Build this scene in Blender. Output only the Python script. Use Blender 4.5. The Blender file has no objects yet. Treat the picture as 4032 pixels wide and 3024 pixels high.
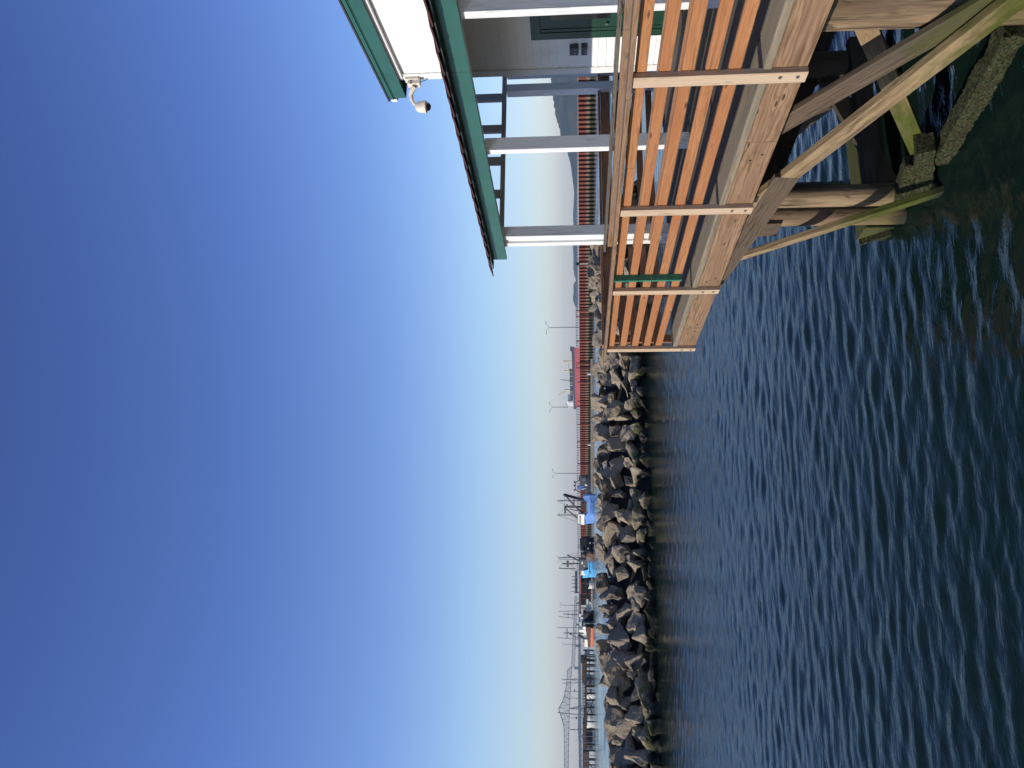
import bpy, bmesh, math, random
import numpy as np
from mathutils import Vector, Matrix, noise as mnoise

# ------------------------------------------------------------------ camera, world, sun, exposure
SC = bpy.context.scene
COL = SC.collection
EYE = 3.6                      # eye height above the water, metres
FPX = 3300.0                   # focal length in photo pixels (4032 across)
ROLL, PITCH, YAW = math.atan(.0079), math.atan(260 / FPX), math.radians(16.4928)

def cam_axes():
    f = Vector((0, math.cos(PITCH), math.sin(PITCH))); r = Vector((1, 0, 0)); u = Vector((0, -math.sin(PITCH), math.cos(PITCH)))
    r, u = math.cos(ROLL) * r - math.sin(ROLL) * u, math.sin(ROLL) * r + math.cos(ROLL) * u
    m = Matrix.Rotation(-YAW, 3, 'Z')
    return m @ r, m @ u, m @ f
CR, CU, CF = cam_axes()
FH = Vector((CF.x, CF.y, 0)).normalized(); RH = Vector((FH.y, -FH.x, 0))
camd = bpy.data.cameras.new("camera"); camd.sensor_fit = 'HORIZONTAL'; camd.sensor_width = 36
camd.lens = FPX / 4032 * 36; camd.clip_start = .05; camd.clip_end = 40000
cam = bpy.data.objects.new("camera", camd); COL.objects.link(cam)
# the photograph is lying on its side: the scene's "up" is the picture's left
M3 = Matrix((-CU, CR, -CF)).transposed()
cam.matrix_world = Matrix.Translation((0, 0, EYE)) @ M3.to_4x4()
SC.camera = cam

SUN = Vector((-1, -.035, .525)).normalized()
ELEV = math.asin(SUN.z)
world = bpy.data.worlds.new("World"); SC.world = world; world.use_nodes = True
wn = world.node_tree
sky = wn.nodes.new('ShaderNodeTexSky'); sky.sky_type = 'NISHITA'; sky.sun_disc = False
sky.sun_elevation = ELEV; sky.sun_rotation = math.atan2(SUN.x, SUN.y)
sky.air_density = 1.0; sky.dust_density = .3; sky.ozone_density = 3.0; sky.altitude = 0
bg = wn.nodes['Background']; bg.inputs['Strength'].default_value = .102
tcw = wn.nodes.new('ShaderNodeTexCoord'); sx = wn.nodes.new('ShaderNodeSeparateXYZ'); wn.links.new(tcw.outputs['Generated'], sx.inputs[0])
ramp = wn.nodes.new('ShaderNodeValToRGB'); wn.links.new(sx.outputs['Z'], ramp.inputs[0])
TINT = [(0., (1.16, 1.10, 1.34)), (.04, (1.36, 1.33, 1.54)), (.12, (1.32, 1.38, 1.62)), (.24, (1.0, 1.13, 1.58)), (.38, (.82, .94, 1.50)), (.55, (.70, .79, 1.32)), (1., (.45, .55, .86))]
ramp.color_ramp.elements[0].position = 0; ramp.color_ramp.elements[1].position = 1
for p_, c_ in TINT[1:-1]: ramp.color_ramp.elements.new(p_)
for e_, (p_, c_) in zip(ramp.color_ramp.elements, TINT): e_.position = p_; e_.color = (*[v / 2 for v in c_], 1)
mulw = wn.nodes.new('ShaderNodeVectorMath'); mulw.operation = 'MULTIPLY'; wn.links.new(sky.outputs[0], mulw.inputs[0]); wn.links.new(ramp.outputs[0], mulw.inputs[1])
dbl = wn.nodes.new('ShaderNodeVectorMath'); dbl.operation = 'SCALE'; dbl.inputs['Scale'].default_value = 2; wn.links.new(mulw.outputs[0], dbl.inputs[0])
wn.links.new(dbl.outputs[0], bg.inputs['Color'])
sl = bpy.data.lights.new("sun", 'SUN'); sl.energy = 4.4; sl.angle = math.radians(.5); sl.color = (1, .93, .82)
so = bpy.data.objects.new("sun", sl); COL.objects.link(so); so.rotation_euler = SUN.to_track_quat('Z', 'Y').to_euler()
SC.view_settings.view_transform = 'Standard'; SC.view_settings.look = 'None'
SC.view_settings.exposure = 0; SC.view_settings.gamma = 1
SC.cycles.max_bounces = 8; SC.cycles.volume_bounces = 0; SC.cycles.transparent_max_bounces = 8

rnd = random.Random(7)

# ------------------------------------------------------------------ geometry on paper
def ray(px, py):
    px, py = float(px), float(py)
    return (1512 - py) * CR - (px - 2016) * CU + FPX * CF
EYEV = Vector((0, 0, EYE))
def at(px, py, D):             # the point D metres deep seen at a photo pixel
    r = ray(px, py); return EYEV + r * (D / r.dot(FH))
def onY(px, py, Y):
    r = ray(px, py); return EYEV + r * (Y / r.y)

# ------------------------------------------------------------------ object helpers
def tag(o, label=None, cat=None, group=None, kind=None):
    if label: o['label'] = label
    if cat: o['category'] = cat
    if group: o['group'] = group
    if kind: o['kind'] = kind
    return o
def thing(name, label, cat, loc=(0, 0, 0), group=None):
    o = bpy.data.objects.new(name, None); o.empty_display_size = .2; COL.objects.link(o)
    o.location = loc
    return tag(o, label, cat, group)
def wloc(o):
    v = Vector((0, 0, 0))
    while o is not None: v += o.location; o = o.parent
    return v
def copy_tree(o, parent=None):
    c = o.copy(); COL.objects.link(c); c.parent = parent
    for ch in list(o.children): copy_tree(ch, c)
    return c

class MB:
    """collects boxes, beams, tubes and prisms into ONE mesh; 'gc' keeps coordinates along the grain"""
    def __init__(s): s.v = []; s.f = []; s.g = []; s.sm = []
    def add(s, vs, fs, gs=None, smooth=False):
        b = len(s.v); s.v += [Vector(p) for p in vs]
        s.g += [Vector(p) for p in (gs if gs else vs)]
        for f in fs: s.f.append([b + i for i in f]); s.sm.append(smooth)
        return s
    def box(s, x0, x1, y0, y1, z0, z1, grain=None):
        c = Vector(((x0 + x1) / 2, (y0 + y1) / 2, (z0 + z1) / 2))
        h = (abs(x1 - x0) / 2, abs(y1 - y0) / 2, abs(z1 - z0) / 2)
        ax = [Vector((1, 0, 0)), Vector((0, 1, 0)), Vector((0, 0, 1))]
        if grain is None: grain = h.index(max(h))
        return s.obox(c, ax, h, grain)
    def obox(s, c, ax, h, grain=0, sub=0, jit=0):
        o = (rnd.uniform(0, 60), rnd.choice((-1, 1)) * rnd.uniform(.03, .14), rnd.choice((-1, 1)) * rnd.uniform(.03, .14))
        k = [grain] + [i for i in range(3) if i != grain]
        vs, gs = [], []
        for a in (-1, 1):
            for b in (-1, 1):
                for d in (-1, 1):
                    q = (a * h[0], b * h[1], d * h[2])
                    vs.append(Vector(c) + ax[0] * q[0] + ax[1] * q[1] + ax[2] * q[2])
                    gs.append(Vector((q[k[0]] + o[0], q[k[1]] + o[1], q[k[2]] + o[2])))
        if ax[0].cross(ax[1]).dot(ax[2]) > 0:
            fs = [(0, 1, 3, 2), (4, 6, 7, 5), (0, 4, 5, 1), (2, 3, 7, 6), (0, 2, 6, 4), (1, 5, 7, 3)]
        else:
            fs = [(2, 3, 1, 0), (5, 7, 6, 4), (1, 5, 4, 0), (6, 7, 3, 2), (4, 6, 2, 0), (3, 7, 5, 1)]
        return s.add(vs, fs, gs)
    def beam(s, p0, p1, w, h, up=(0, 0, 1)):
        p0, p1 = Vector(p0), Vector(p1); d = p1 - p0; L = d.length; d.normalize()
        sd = d.cross(Vector(up))
        if sd.length < 1e-4: sd = d.cross(Vector((1, 0, 0)))
        sd.normalize(); u = sd.cross(d).normalized()
        return s.obox((p0 + p1) / 2, [d, sd, u], (L / 2, w / 2, h / 2), 0)
    def tube(s, p0, p1, r0, r1=None, n=12, caps=True, rings=1):
        r1 = r0 if r1 is None else r1
        p0, p1 = Vector(p0), Vector(p1); d = p1 - p0; L = d.length; d.normalize()
        a = d.orthogonal().normalized(); b = d.cross(a)
        o = (rnd.uniform(0, 60), rnd.uniform(-.03, .03), rnd.uniform(-.03, .03))
        vs, gs, fs = [], [], []
        for k in range(rings + 1):
            t = k / rings; r = r0 + (r1 - r0) * t
            for i in range(n):
                w = 2 * math.pi * i / n
                vs.append(p0 + d * L * t + (a * math.cos(w) + b * math.sin(w)) * r)
                gs.append(Vector((t * L + o[0], r * math.cos(w) + o[1], r * math.sin(w) + o[2])))
        for k in range(rings):
            for i in range(n):
                j = (i + 1) % n
                fs.append((k * n + i, k * n + j, (k + 1) * n + j, (k + 1) * n + i))
        s.add(vs, fs, gs, True)
        if caps:
            s.add([vs[i] for i in range(n)][::-1], [tuple(range(n))], [gs[i] for i in range(n)][::-1])
            s.add(vs[-n:], [tuple(range(n))], gs[-n:])
        return s
    def prism(s, poly, t, e0, e1, e2, org):
        """polygon (a, c) on axes e0, e2 thickened by t along e1"""
        org = Vector(org); n = len(poly)
        A = [org + e0 * a + e2 * c for a, c in poly]; B = [p + e1 * t for p in A]
        fs = [tuple(range(n)), tuple(range(2 * n - 1, n - 1, -1))]
        for i in range(n):
            j = (i + 1) % n; fs.append((i, i + n, j + n, j))
        return s.add(A + B, fs)
    def ball(s, c, r, n=14, m=8, sz=(1, 1, 1)):
        c = Vector(c); vs = []; fs = []
        for k in range(m + 1):
            ph = math.pi * k / m
            for i in range(n):
                w = 2 * math.pi * i / n
                vs.append(c + Vector((r * sz[0] * math.sin(ph) * math.cos(w), r * sz[1] * math.sin(ph) * math.sin(w), r * sz[2] * math.cos(ph))))
        for k in range(m):
            for i in range(n):
                j = (i + 1) % n
                fs.append((k * n + i, (k + 1) * n + i, (k + 1) * n + j, k * n + j))
        return s.add(vs, fs, None, True)
    def build(s, name, mat, parent=None, bevel=0, fix=False):
        me = bpy.data.meshes.new(name)
        off = wloc(parent) if parent is not None else Vector((0, 0, 0))
        me.from_pydata([tuple(p - off) for p in s.v], [], s.f); me.validate(); me.update()
        if len(me.vertices) == len(s.g):
            at_ = me.attributes.new('gc', 'FLOAT_VECTOR', 'POINT')
            at_.data.foreach_set('vector', np.array([tuple(p) for p in s.g], dtype=np.float32).ravel())
        if len(me.polygons) == len(s.sm): me.polygons.foreach_set('use_smooth', s.sm)
        if fix:
            bm = bmesh.new(); bm.from_mesh(me); bmesh.ops.recalc_face_normals(bm, faces=bm.faces); bm.to_mesh(me); bm.free()
        me.materials.append(mat)
        o = bpy.data.objects.new(name, me); COL.objects.link(o); o.parent = parent
        if bevel:
            b = o.modifiers.new('bevel', 'BEVEL'); b.width = bevel; b.segments = 2; b.limit_method = 'ANGLE'
        return o

# ------------------------------------------------------------------ materials
class NT:
    def __init__(s, name):
        s.m = bpy.data.materials.new(name); s.m.use_nodes = True; s.t = s.m.node_tree
        s.b = s.t.nodes['Principled BSDF']; s.out = s.t.nodes['Material Output']
    def n(s, kind, **kw):
        nd = s.t.nodes.new('ShaderNode' + kind)
        for k, v in kw.items():
            if k.startswith('i_'):
                key = k[2:]; key = int(key) if key.isdigit() else key
                s.set(nd.inputs[key], v)
            else: setattr(nd, k, v)
        return nd
    def set(s, inp, v):
        if isinstance(v, bpy.types.NodeSocket): s.t.links.new(v, inp)
        elif isinstance(v, bpy.types.Node): s.t.links.new(v.outputs[0], inp)
        elif isinstance(v, (tuple, list)) and len(v) == 3 and inp.type == 'RGBA': inp.default_value = (*v, 1)
        else: inp.default_value = v
    def math(s, op, a, b=0., c=0., clamp=False):
        nd = s.n('Math', operation=op, use_clamp=clamp); s.set(nd.inputs[0], a); s.set(nd.inputs[1], b)
        if op in ('MULTIPLY_ADD', 'SMOOTH_MIN', 'COMPARE'): s.set(nd.inputs[2], c)
        return nd.outputs[0]
    def vscale(s, v, sc, off=(0, 0, 0)):
        nd = s.n('VectorMath', operation='MULTIPLY_ADD'); s.set(nd.inputs[0], v); nd.inputs[1].default_value = sc; nd.inputs[2].default_value = off
        return nd.outputs[0]
    def noise(s, v, scale=1., det=4., rough=.55, dist=0.):
        nd = s.n('TexNoise'); s.set(nd.inputs['Vector'], v); nd.inputs['Scale'].default_value = scale
        nd.inputs['Detail'].default_value = det; nd.inputs['Roughness'].default_value = rough; nd.inputs['Distortion'].default_value = dist
        return nd.outputs['Fac']
    def step(s, v, a, b):
        nd = s.n('MapRange', interpolation_type='SMOOTHSTEP'); s.set(nd.inputs[0], v); s.set(nd.inputs[1], a); s.set(nd.inputs[2], b)
        return nd.outputs[0]
    def mix(s, f, a, b, mode='MIX'):
        nd = s.n('Mix', data_type='RGBA', blend_type=mode); s.set(nd.inputs[0], f); s.set(nd.inputs[6], a); s.set(nd.inputs[7], b)
        return nd.outputs[2]
    def bump(s, h, strength=.3, dist=.01):
        nd = s.n('Bump'); nd.inputs['Strength'].default_value = strength; nd.inputs['Distance'].default_value = dist; s.set(nd.inputs['Height'], h)
        s.t.links.new(nd.outputs[0], s.b.inputs['Normal'])
    def fin(s, col, rough=.7, spec=None):
        s.set(s.b.inputs['Base Color'], col); s.set(s.b.inputs['Roughness'], rough)
        if spec is not None: s.b.inputs['Specular IOR Level'].default_value = spec
        return s.m

def wood(name, light, dark, patch=None, ring=.016, knots=.5, moss=0, rough=.75, bump=.25, streak=.5, patchamt=.6, mossz=(1.15, .25), mosscol=(.10, .115, .018), blotch=.35):
    k = NT(name); g = k.n('Attribute', attribute_name='gc').outputs['Vector']
    big = k.noise(k.vscale(g, (.7, 5, 5)), 1, 3); warp = k.noise(k.vscale(g, (1.6, 9, 9)), 1, 3)
    sep = k.n('SeparateXYZ'); k.set(sep.inputs[0], g)
    r = k.math('SQRT', k.math('ADD', k.math('MULTIPLY', sep.outputs[1], sep.outputs[1]), k.math('MULTIPLY', sep.outputs[2], sep.outputs[2])))
    vo = k.n('TexVoronoi', feature='F1'); k.set(vo.inputs['Vector'], k.vscale(g, (1.9, 8.5, 8.5))); vo.inputs['Scale'].default_value = 1
    kd = vo.outputs['Distance']
    knot = k.math('SUBTRACT', 1., k.step(kd, .04, .13), clamp=True)
    halo = k.math('SUBTRACT', 1., k.step(kd, .0, .34), clamp=True)
    rr = k.math('ADD', r, k.math('MULTIPLY', k.math('SUBTRACT', warp, .5), .09))
    rr = k.math('ADD', rr, k.math('MULTIPLY', halo, .03 * (knots > 0)))
    wav = k.math('SINE', k.math('MULTIPLY', rr, 6.283 / ring))
    wav = k.math('MULTIPLY_ADD', wav, .5, .5); wav = k.math('POWER', wav, 1.8)
    fib = k.noise(k.vscale(g, (2.5, 130, 130)), 1, 3, .6)
    fib2 = k.noise(k.vscale(g, (1.2, 34, 34)), 1, 3, .6)
    f = k.math('ADD', k.math('MULTIPLY', wav, .45 * streak), k.math('MULTIPLY', k.math('SUBTRACT', fib, .42), 1.3 * streak), clamp=True)
    f = k.math('ADD', f, k.math('MULTIPLY', k.step(fib2, .5, .75), .55 * streak), clamp=True)
    col = k.mix(f, light, dark)
    if patch: col = k.mix(k.math('MULTIPLY', k.step(big, .42, .68), patchamt), col, patch)
    bl = k.noise(k.vscale(g, (2.2, 15, 15), (7, 3, 5)), 1, 4, .65, .5)
    col = k.mix(k.math('MULTIPLY', k.step(bl, .52, .66), blotch), col, tuple(c * .55 for c in dark))
    if knots: 
        col = k.mix(k.math('MULTIPLY', halo, .22 * knots, clamp=True), col, tuple(min(1, c * 1.35) for c in light))
        col = k.mix(k.math('MULTIPLY', knot, knots), col, tuple(c * .35 for c in dark))
    if moss:
        p = k.n('NewGeometry').outputs['Position']; sz = k.n('SeparateXYZ'); k.set(sz.inputs[0], p)
        nz = k.noise(k.vscale(g, (3, 9, 9)), 1, 5, .65)
        z = k.math('ADD', sz.outputs[2], k.math('MULTIPLY', k.math('SUBTRACT', nz, .5), 1.1))
        m1 = k.math('SUBTRACT', 1., k.step(z, mossz[1], mossz[0]), clamp=True)
        col = k.mix(k.math('MULTIPLY', m1, moss, clamp=True), col, k.mix(k.noise(k.vscale(g, (8, 30, 30)), 1, 4), tuple(c * .45 for c in mosscol), tuple(c * 1.3 for c in mosscol)))
        m2 = k.math('SUBTRACT', 1., k.step(k.math('ADD', sz.outputs[2], k.math('MULTIPLY', k.math('SUBTRACT', nz, .5), .2)), .02, .2), clamp=True)
        col = k.mix(k.math('MULTIPLY', m2, .85), col, (.012, .014, .008))
    k.bump(k.math('ADD', k.math('MULTIPLY', fib, .5), k.math('ADD', k.math('MULTIPLY', wav, .25), k.math('MULTIPLY', fib2, .5))), bump, .006)
    return k.fin(col, rough, .3)

def plain(name, col, rough=.6, var=.25, scale=3., metal=0., spec=None, bump=0):
    k = NT(name); co = k.n('TexCoord').outputs['Object']
    n = k.noise(co, scale, 5, .6)
    c = k.mix(k.step(n, .3, .75), col, tuple(x * (1 - var) for x in col))
    k.b.inputs['Metallic'].default_value = metal
    if bump: k.bump(n, bump, .02)
    return k.fin(c, rough, spec)

M = {}
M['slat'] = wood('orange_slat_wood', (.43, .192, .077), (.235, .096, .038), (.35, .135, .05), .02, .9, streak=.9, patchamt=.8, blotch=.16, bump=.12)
M['post'] = wood('pale_post_wood', (.56, .43, .29), (.37, .245, .15), (.50, .35, .215), .02, .7, bump=.15, streak=.7)
M['fascia'] = wood('tan_fascia_wood', (.325, .205, .115), (.13, .07, .037), (.215, .125, .07), .03, 1., streak=1.25, patchamt=.8, blotch=.3, bump=.2)
M['edge'] = wood('grey_deck_plank_wood', (.27, .215, .145), (.13, .105, .07), (.19, .165, .115), .03, .5, streak=.9)
M['cap'] = wood('weathered_cap_wood', (.30, .18, .10), (.13, .075, .042), (.21, .15, .105), .02, .6, streak=.95)
M['gripcap'] = wood('grey_grip_cap_wood', (.17, .145, .11), (.04, .032, .026), (.085, .072, .06), .02, .2, streak=1.2)
M['deck'] = wood('shade_dark_deck_wood', (.105, .092, .075), (.04, .034, .028), (.065, .058, .048), .03, .4)  # boards darkened so the railing shadow on them looks nearly black
M['brownrail'] = wood('brown_rail_wood', (.30, .15, .08), (.16, .075, .04), None, .02, .4)  # darker, browner tone than the front slats
M['pile'] = wood('pile_wood', (.33, .23, .13), (.055, .036, .02), (.115, .072, .042), .05, .6, blotch=.75, moss=.8, streak=1., bump=.6, mossz=(.75, .05), mosscol=(.10, .09, .025))
M['brace'] = wood('brace_wood', (.35, .25, .13), (.115, .072, .038), (.195, .13, .072), .03, .3, blotch=.6, moss=1, bump=.5, streak=.8, mossz=(1.15, .45), mosscol=(.07, .082, .010))
M['brace_grey_shade'] = wood('grey_shade_brace_wood', (.145, .10, .064), (.042, .03, .021), (.08, .067, .048), .024, .3, moss=.85, bump=.5, streak=1., mossz=(1.25, .7), mosscol=(.06, .07, .012))  # brace tone greyed and darkened to carry the shade below the fascia
M['mossy'] = wood('mossy_wood', (.06, .062, .02), (.014, .016, .007), (.032, .03, .013), .05, .0, moss=.5, bump=1., mosscol=(.07, .085, .015))
def mossy():
    k = NT('mossy_waterlogged_wood'); p = k.n('NewGeometry').outputs['Position']
    a = k.noise(p, 38, 4, .7); b_ = k.noise(p, 9, 5, .65); c_ = k.noise(k.vscale(p, (60, 14, 60)), 1, 3, .6)
    c = k.mix(k.step(a, .36, .66), (.010, .012, .006), (.085, .092, .038))
    c = k.mix(k.step(b_, .5, .7), c, (.045, .034, .018)); c = k.mix(k.math('MULTIPLY', k.step(c_, .6, .75), .6), c, (.14, .15, .08))
    k.bump(k.math('ADD', a, k.math('MULTIPLY', c_, .7)), 1., .03)
    return k.fin(c, .95, .15)
M['mossy'] = mossy()
M['underwood'] = wood('under_deck_shade_wood', (.075, .055, .038), (.03, .022, .016), None, .04, .2)  # brown darkened to carry the deep shade under the deck
M['darkpier'] = wood('dark_pier_wood', (.07, .055, .045), (.03, .024, .02), None, .08, .1)
M['brownpier'] = wood('brown_pier_wood', (.15, .085, .065), (.08, .045, .035), (.11, .08, .07), .1, .2)

def white_paint(name, col=(.80, .80, .77), grain=True):
    k = NT(name); g = k.n('Attribute', attribute_name='gc').outputs['Vector']
    big = k.noise(k.vscale(g, (.9, 6, 6)), 1, 4)
    fib = k.noise(k.vscale(g, (1.6, 42, 42), (0, 0, 0)), 1, 4, .6, 1.2)
    c = k.mix(k.math('MULTIPLY', k.step(big, .5, .8), .35), col, tuple(x * .72 for x in col))
    if grain:
        c = k.mix(k.math('MULTIPLY', k.step(fib, .52, .66), .5), c, (.40, .39, .37))
        k.bump(fib, .9, .012)
    return k.fin(c, .55, .35)
M['postpaint'] = white_paint('weathered_white_paint')
M['clap'] = white_paint('white_clapboard_paint', (.86, .855, .81), False)
M['trimwhite'] = white_paint('white_trim_paint', (.78, .77, .74), False)
M['green'] = plain('green_paint', (.03, .115, .082), .32, .18, 2.5)
M['greenlit'] = plain('green_batten_paint', (.03, .22, .125), .5, .35, 9)
M['doorgreen'] = plain('green_door_paint', (.014, .052, .03), .35, .25, 4)
M['shingle'] = plain('red_brown_shingle', (.10, .032, .03), .85, .5, 14, bump=.4)
M['roofdark'] = plain('dark_roof_edge', (.035, .04, .045), .7, .3, 8)
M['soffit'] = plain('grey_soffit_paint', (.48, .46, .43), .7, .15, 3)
M['ceil'] = plain('bounce_porch_ceiling', (.72, .72, .70), .7, .1, 3)  # made pale to bounce more light onto the porch wall
M['cream'] = plain('cream_camera_plastic', (.72, .66, .53), .4, .08, 6)
M['black'] = plain('black_gloss', (.012, .012, .014), .12, .1, 5)
M['blackmatt'] = plain('black_paint', (.02, .022, .028), .6, .3, 1.5)
M['metal'] = plain('grey_metal', (.30, .31, .32), .4, .2, 8, metal=.9)
M['outlet'] = plain('grey_outlet_box', (.07, .075, .085), .5, .2, 10)

def rust():
    k = NT('rusty_sheet_piling'); p = k.n('NewGeometry').outputs['Position']; s = k.n('SeparateXYZ'); k.set(s.inputs[0], p)
    n = k.noise(k.vscale(p, (.8, .8, .5)), 1, 5, .6); st = k.noise(k.vscale(p, (4, 4, .15)), 1, 4, .6)
    z = k.math('ADD', s.outputs[2], k.math('MULTIPLY', k.math('SUBTRACT', n, .5), .6))
    c = k.mix(k.step(st, .35, .7), (.20, .06, .045), (.13, .037, .029))
    c = k.mix(k.step(n, .55, .8), c, (.25, .10, .075))
    low = k.math('SUBTRACT', 1., k.step(z, 1.25, 1.75), clamp=True)
    c = k.mix(low, c, (.19, .135, .095))
    wet = k.math('SUBTRACT', 1., k.step(z, .5, .95), clamp=True)
    c = k.mix(wet, c, (.035, .042, .022))
    return k.fin(c, .85, .2)
M['rust'] = rust()
M['rustpost'] = plain('rust_frame_paint', (.20, .06, .045), .8, .4, .6)
M['concrete'] = plain('concrete_deck', (.28, .28, .27), .9, .2, .5)

def rock():
    k = NT('breakwater_rock'); o = k.n('TexCoord').outputs['Object']; oi = k.n('ObjectInfo').outputs['Random']
    p = k.n('NewGeometry').outputs['Position']; s = k.n('SeparateXYZ'); k.set(s.inputs[0], p)
    big = k.noise(p, 1.3, 5, .6); fine = k.noise(p, 9, 6, .65); st = k.noise(k.vscale(o, (2, 9, 14)), 1, 5, .6)
    base = k.mix(oi, (.385, .31, .215), (.25, .21, .16))
    c = k.mix(k.math('MULTIPLY', k.step(fine, .45, .72), .55), base, (.10, .085, .07))
    c = k.mix(k.math('MULTIPLY', k.step(big, .54, .66), .8), c, (.065, .058, .052))
    c = k.mix(k.math('MULTIPLY', k.step(st, .58, .72), .5), c, (.09, .078, .064))
    z = k.math('ADD', s.outputs[2], k.math('MULTIPLY', k.math('SUBTRACT', big, .5), 1.1))
    al = k.math('MULTIPLY', k.math('SUBTRACT', 1., k.step(z, .55, .95), clamp=True), k.step(k.noise(p, 1.1, 3), .47, .6))
    c = k.mix(k.math('MULTIPLY', al, .85), c, k.mix(fine, (.05, .06, .01), (.15, .16, .03)))
    wet = k.math('SUBTRACT', 1., k.step(z, .25, .6), clamp=True)
    c = k.mix(k.math('MULTIPLY', wet, .93), c, (.014, .015, .012))
    k.bump(k.math('ADD', fine, st), .8, .06)
    return k.fin(c, .9, .2)
M['rock'] = rock()
M['mound'] = plain('crevice_shade_rubble', (.012, .011, .010), .95, .5, 1.2, bump=.8)  # near black, stands in for deep shade in the gaps between boulders

def water():
    k = NT('sea_water'); p = k.n('NewGeometry').outputs['Position']
    a = k.noise(k.vscale(p, (3.2, 7, 1)), 1, 4, .55, .4); b = k.noise(k.vscale(p, (.35, .9, 1)), 1, 4, .6)
    k.bump(k.math('ADD', k.math('MULTIPLY', a, .6), k.math('MULTIPLY', b, .8)), .5, .05)
    k.b.inputs['IOR'].default_value = 1.33
    return k.fin((.0058, .0150, .0115), .05, .18)
M['water'] = water()

def hillmat():
    k = NT('forest_hill'); p = k.n('NewGeometry').outputs['Position']
    n = k.noise(k.vscale(p, (.004, .004, .012)), 1, 6, .65); m = k.noise(k.vscale(p, (.03, .03, .03)), 1, 4)
    c = k.mix(k.step(n, .4, .62), (.020, .035, .022), (.075, .075, .05)); c = k.mix(k.math('MULTIPLY', m, .5), c, (.012, .022, .014))
    return k.fin(c, .95, .1)
M['hill'] = hillmat()
P = plain
M['hullblue'] = P('blue_hull_paint', (.16, .33, .72), .45, .15, 1); M['hullsky'] = P('sky_blue_hull_paint', (.13, .48, .88), .45, .12, 1)
M['navy'] = P('navy_dark_paint', (.02, .03, .06), .6, .4, 1); M['boatwhite'] = P('white_boat_paint', (.82, .80, .72), .45, .12, 1)
M['rig'] = P('dark_rigging_metal', (.045, .05, .065), .5, .3, 2); M['riglight'] = P('grey_mast_metal', (.22, .25, .28), .5, .2, 2)
M['tan'] = P('tan_float_timber', (.46, .38, .27), .8, .3, 1); M['salmon'] = P('salmon_roof_metal', (.52, .21, .19), .6, .2, .8)
M['brownhull'] = P('brown_hull_paint', (.12, .07, .05), .6, .35, 1); M['orange'] = P('orange_boot_paint', (.70, .18, .07), .5, .2, 1)
M['net'] = P('dark_net', (.03, .032, .036), .95, .5, 2); M['bluenet'] = P('blue_net', (.06, .16, .42), .8, .5, 3)
M['shipred'] = P('ship_red_paint', (.55, .085, .085), .6, .15, .02); M['shipgrey'] = P('ship_dark_grey_paint', (.055, .06, .07), .6, .15, .02)
M['shipcream'] = P('ship_cream_paint', (.70, .58, .34), .6, .1, .05); M['shipwhite'] = P('ship_white_paint', (.85, .83, .78), .5, .06, .05)
M['shiphatch'] = P('ship_hatch_paint', (.03, .035, .05), .6, .2, .05); M['shipblue'] = P('grey_blue_ship_paint', (.16, .19, .25), .6, .15, .02)
M['bridge'] = P('bridge_green_grey_steel', (.16, .185, .18), .6, .15, .01); M['pierconc'] = P('bridge_pier_concrete', (.50, .47, .41), .9, .1, .01)
M['lampgrey'] = P('lamp_post_metal', (.10, .12, .14), .5, .15, 1)
M['alu'] = P('aluminium_gangway', (.55, .55, .53), .4, .15, 2, metal=.3)
M['varnish'] = P('orange_brown_drum', (.40, .19, .09), .6, .3, 1)
M['tanball'] = P('tan_canvas', (.42, .33, .27), .8, .2, 2)

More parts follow.
